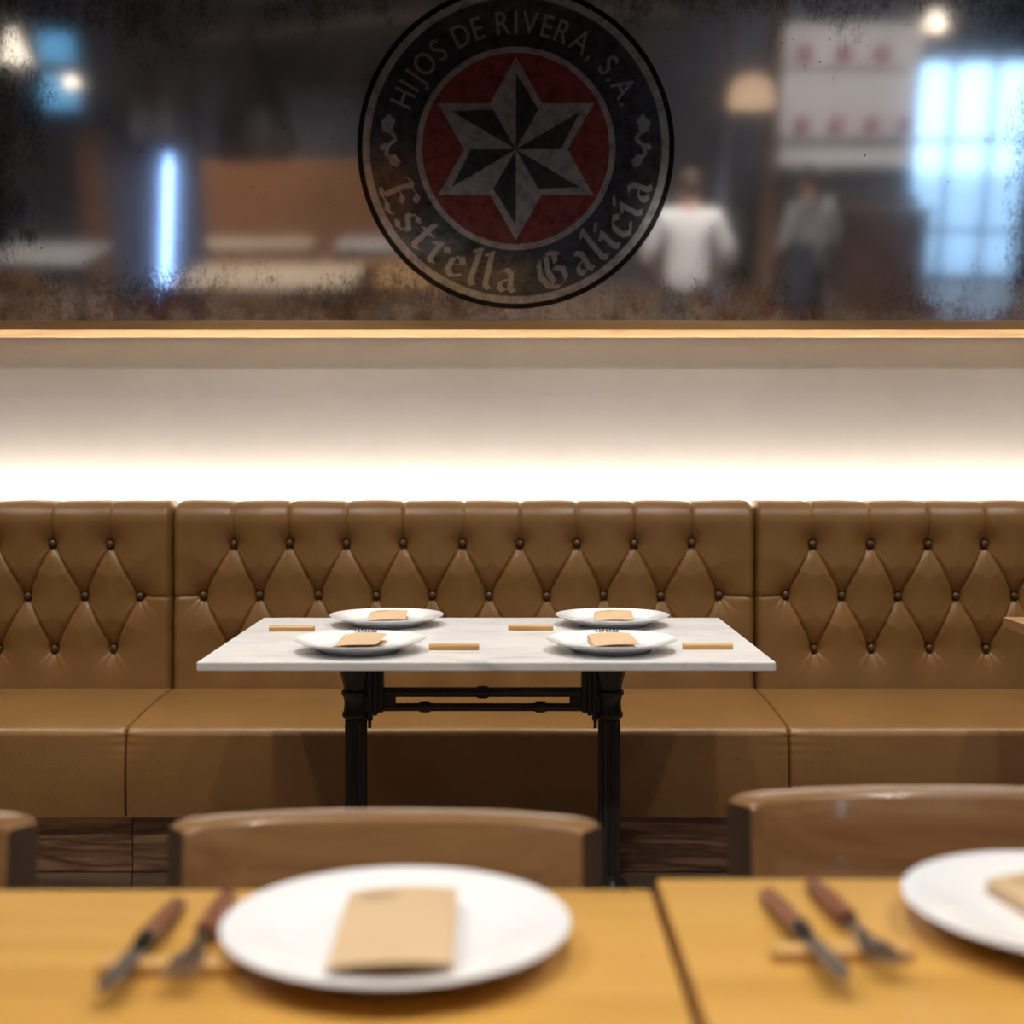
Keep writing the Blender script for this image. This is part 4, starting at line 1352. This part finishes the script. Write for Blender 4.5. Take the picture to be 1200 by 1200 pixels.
def person(loc, rz, label, arms, hair, shirt, trouser, apron=False, long_hair=False, scale=1.0):
    """front faces -Y before turning; arms = [(elbow, wrist) for left, right]"""
    t = thing('person', loc, label, 'person', None, rz)
    t.scale = (scale,) * 3
    V, E_, Rr = [], [], []
    def add(p, r_, parent=None):
        V.append(p); Rr.append(r_)
        if parent is not None: E_.append((parent, len(V) - 1))
        return len(V) - 1
    pel = add((0, 0, 0.94), (0.14, 0.10))
    wai = add((0, 0.0, 1.08), (0.125, 0.09), pel)
    che = add((0, 0.0, 1.26), (0.145, 0.10), wai)
    upc = add((0, 0.01, 1.38), (0.12, 0.085), che)
    nk = add((0, 0.005, 1.475), 0.056, upc)
    hb = add((0, -0.012, 1.545), (0.066, 0.075), nk)
    hm = add((0, -0.012, 1.62), (0.076, 0.094), hb)
    ht = add((0, -0.004, 1.695), (0.060, 0.072), hm)
    nose = add((0, -0.112, 1.605), 0.012, hm)
    for s in (-1, 1):
        add((s * 0.083, 0.0, 1.60), 0.016, hm)
    wrists = []
    for s, (el, wr) in zip((-1, 1), arms):
        sh_ = add((s * 0.175, 0.01, 1.39), 0.062, upc)
        e_ = add(el, 0.044, sh_)
        w_ = add(wr, 0.030, e_)
        d = (Vector(wr) - Vector(el)).normalized()
        side = Vector((1, 0, 0))
        palm = Vector(wr) + d * 0.055
        p_ = add(tuple(palm), (0.036, 0.022), w_)
        for k, (off, ln) in enumerate(((-0.027, 0.068), (-0.009, 0.080), (0.009, 0.075), (0.027, 0.058))):
            b0 = palm + d * 0.045 + side * off
            b1 = b0 + d * ln * 0.5 + Vector((0, -0.004, -0.006))
            b2 = b1 + d * ln * 0.4 + Vector((0, -0.012, -0.010))
            f0 = add(tuple(b0), 0.010, p_); f1 = add(tuple(b1), 0.009, f0); add(tuple(b2), 0.008, f1)
        th0 = palm - side * s * 0.040 + d * 0.01
        f0 = add(tuple(th0), 0.011, p_); add(tuple(th0 - side * s * 0.012 + d * 0.035), 0.009, f0)
        wrists.append((sh_, e_, w_))
    for s in (-1, 1):
        hp = add((s * 0.092, 0, 0.90), 0.088, pel)
        kn_ = add((s * 0.100, -0.012, 0.50), 0.058, hp)
        an = add((s * 0.105, 0.015, 0.095), 0.040, kn_)
        he = add((s * 0.106, 0.0, 0.045), 0.038, an)
        add((s * 0.112, -0.14, 0.032), 0.030, he)
    link('body', skin_mesh('body', V, E_, Rr, 'skin'), t)
    # shirt over trunk and arms
    sv = [(0, 0, 0.81), (0, 0, 1.08), (0, 0.0, 1.26), (0, 0.012, 1.385), (0, 0.01, 1.455)]
    se = [(0, 1), (1, 2), (2, 3), (3, 4)]
    sr = [(0.190, 0.140), (0.165, 0.124), (0.172, 0.124), (0.140, 0.100), (0.068, 0.066)]
    for s, (el, wr) in zip((-1, 1), arms):
        a = Vector((s * 0.175, 0.012, 1.39)); e_ = Vector(el); w_ = Vector(wr)
        b0 = len(sv)
        sv += [tuple(a), tuple(e_), tuple(e_.lerp(w_, 0.45))]
        sr += [0.080, 0.066, 0.055]
        se += [(3, b0), (b0, b0 + 1), (b0 + 1, b0 + 2)]
    link('shirt', skin_mesh('shirt', sv, se, sr, shirt), t)
    tv = [(0, 0, 0.885), (0, 0, 1.05)]; te = [(0, 1)]; tr = [(0.165, 0.122), (0.148, 0.110)]
    for s in (-1, 1):
        b0 = len(tv)
        tv += [(s * 0.092, 0, 0.78), (s * 0.100, -0.012, 0.50), (s * 0.105, 0.012, 0.11)]
        tr += [0.096, 0.076, 0.062]
        te += [(0, b0), (b0, b0 + 1), (b0 + 1, b0 + 2)]
    link('trousers', skin_mesh('trousers', tv, te, tr, trouser), t)
    for s in (-1, 1):
        MB().tube([(s * 0.106, 0.050, 0.040), (s * 0.107, 0.0, 0.044), (s * 0.110, -0.08, 0.040), (s * 0.113, -0.17, 0.030)], [0.034, 0.042, 0.044, 0.026], 14, 0.9).build('shoe', 'black', t, smooth=True)
    # hair: cap over the skull, high on the brow, down to the nape
    hg = []
    for q in range(15):
        row_ = []
        for k in range(33):
            az = 2 * math.pi * k / 32                       # 0 = front (-Y)
            back_ = 0.5 - 0.5 * math.cos(az)                # 0 front, 1 back
            low_ = R(62 + 62 * back_ ** 0.8 + (16 if long_hair else 0) * back_)
            th_ = 0.02 + (low_ - 0.02) * q / 14
            row_.append((0.090 * math.sin(th_) * math.sin(az), 0.004 - 0.108 * math.sin(th_) * math.cos(az), 1.622 + 0.104 * math.cos(th_)))
        hg.append(row_)
    ho = MB().grid(hg).build('hair', hair, t, smooth=True)
    hs_ = ho.modifiers.new('thickness', 'SOLIDIFY')
    hs_.thickness = 0.014
    if long_hair:
        MB().tube([(0, 0.085, 1.60), (0, 0.110, 1.55), (0, 0.105, 1.47), (0, 0.100, 1.40)], [0.040, 0.036, 0.030, 0.012], 14).build('ponytail', hair, t, smooth=True)
    for s in (-1, 1):
        MB().lathe([(0.001, -0.009), (0.007, -0.006), (0.009, 0), (0.007, 0.006), (0.001, 0.009)], 12, (s * 0.030, -0.100, 1.632)).build('eye', 'black', t, smooth=True)
    if apron:
        ap = []
        for j in range(12):
            z = 1.12 - 0.62 * j / 11
            ap.append([((0.186 + 0.02 * j / 11) * math.sin(a), -(0.140 + 0.02 * j / 11) * math.cos(a), z) for a in [R(-165 + 330 * i / 32) for i in range(33)]])
        ob = MB().grid(ap).build('apron', 'apron', t, smooth=True)
        so = ob.modifiers.new('thickness', 'SOLIDIFY')
        so.thickness = 0.004
    return t
person((1.205, -0.80, 0), R(8), 'person in a white shirt with brown hair, seen from behind in the mirror',
       [((-0.285, 0.00, 1.13), (-0.235, -0.20, 1.02)), ((0.285, 0.00, 1.13), (0.235, -0.20, 1.02))], 'hair_brown', 'shirt', 'trouser', scale=0.985)
# the figure with the dark hair
person((2.28, -2.05, 0), R(-35), 'person with dark hair, grey shirt and navy apron reflected beside the display shelf',
       [((-0.275, 0.02, 1.12), (-0.225, -0.17, 0.98)), ((0.275, 0.02, 1.12), (0.225, -0.17, 0.98))], 'hair_dark', 'grey_shirt', 'trouser', apron=True, long_hair=True, scale=0.95)
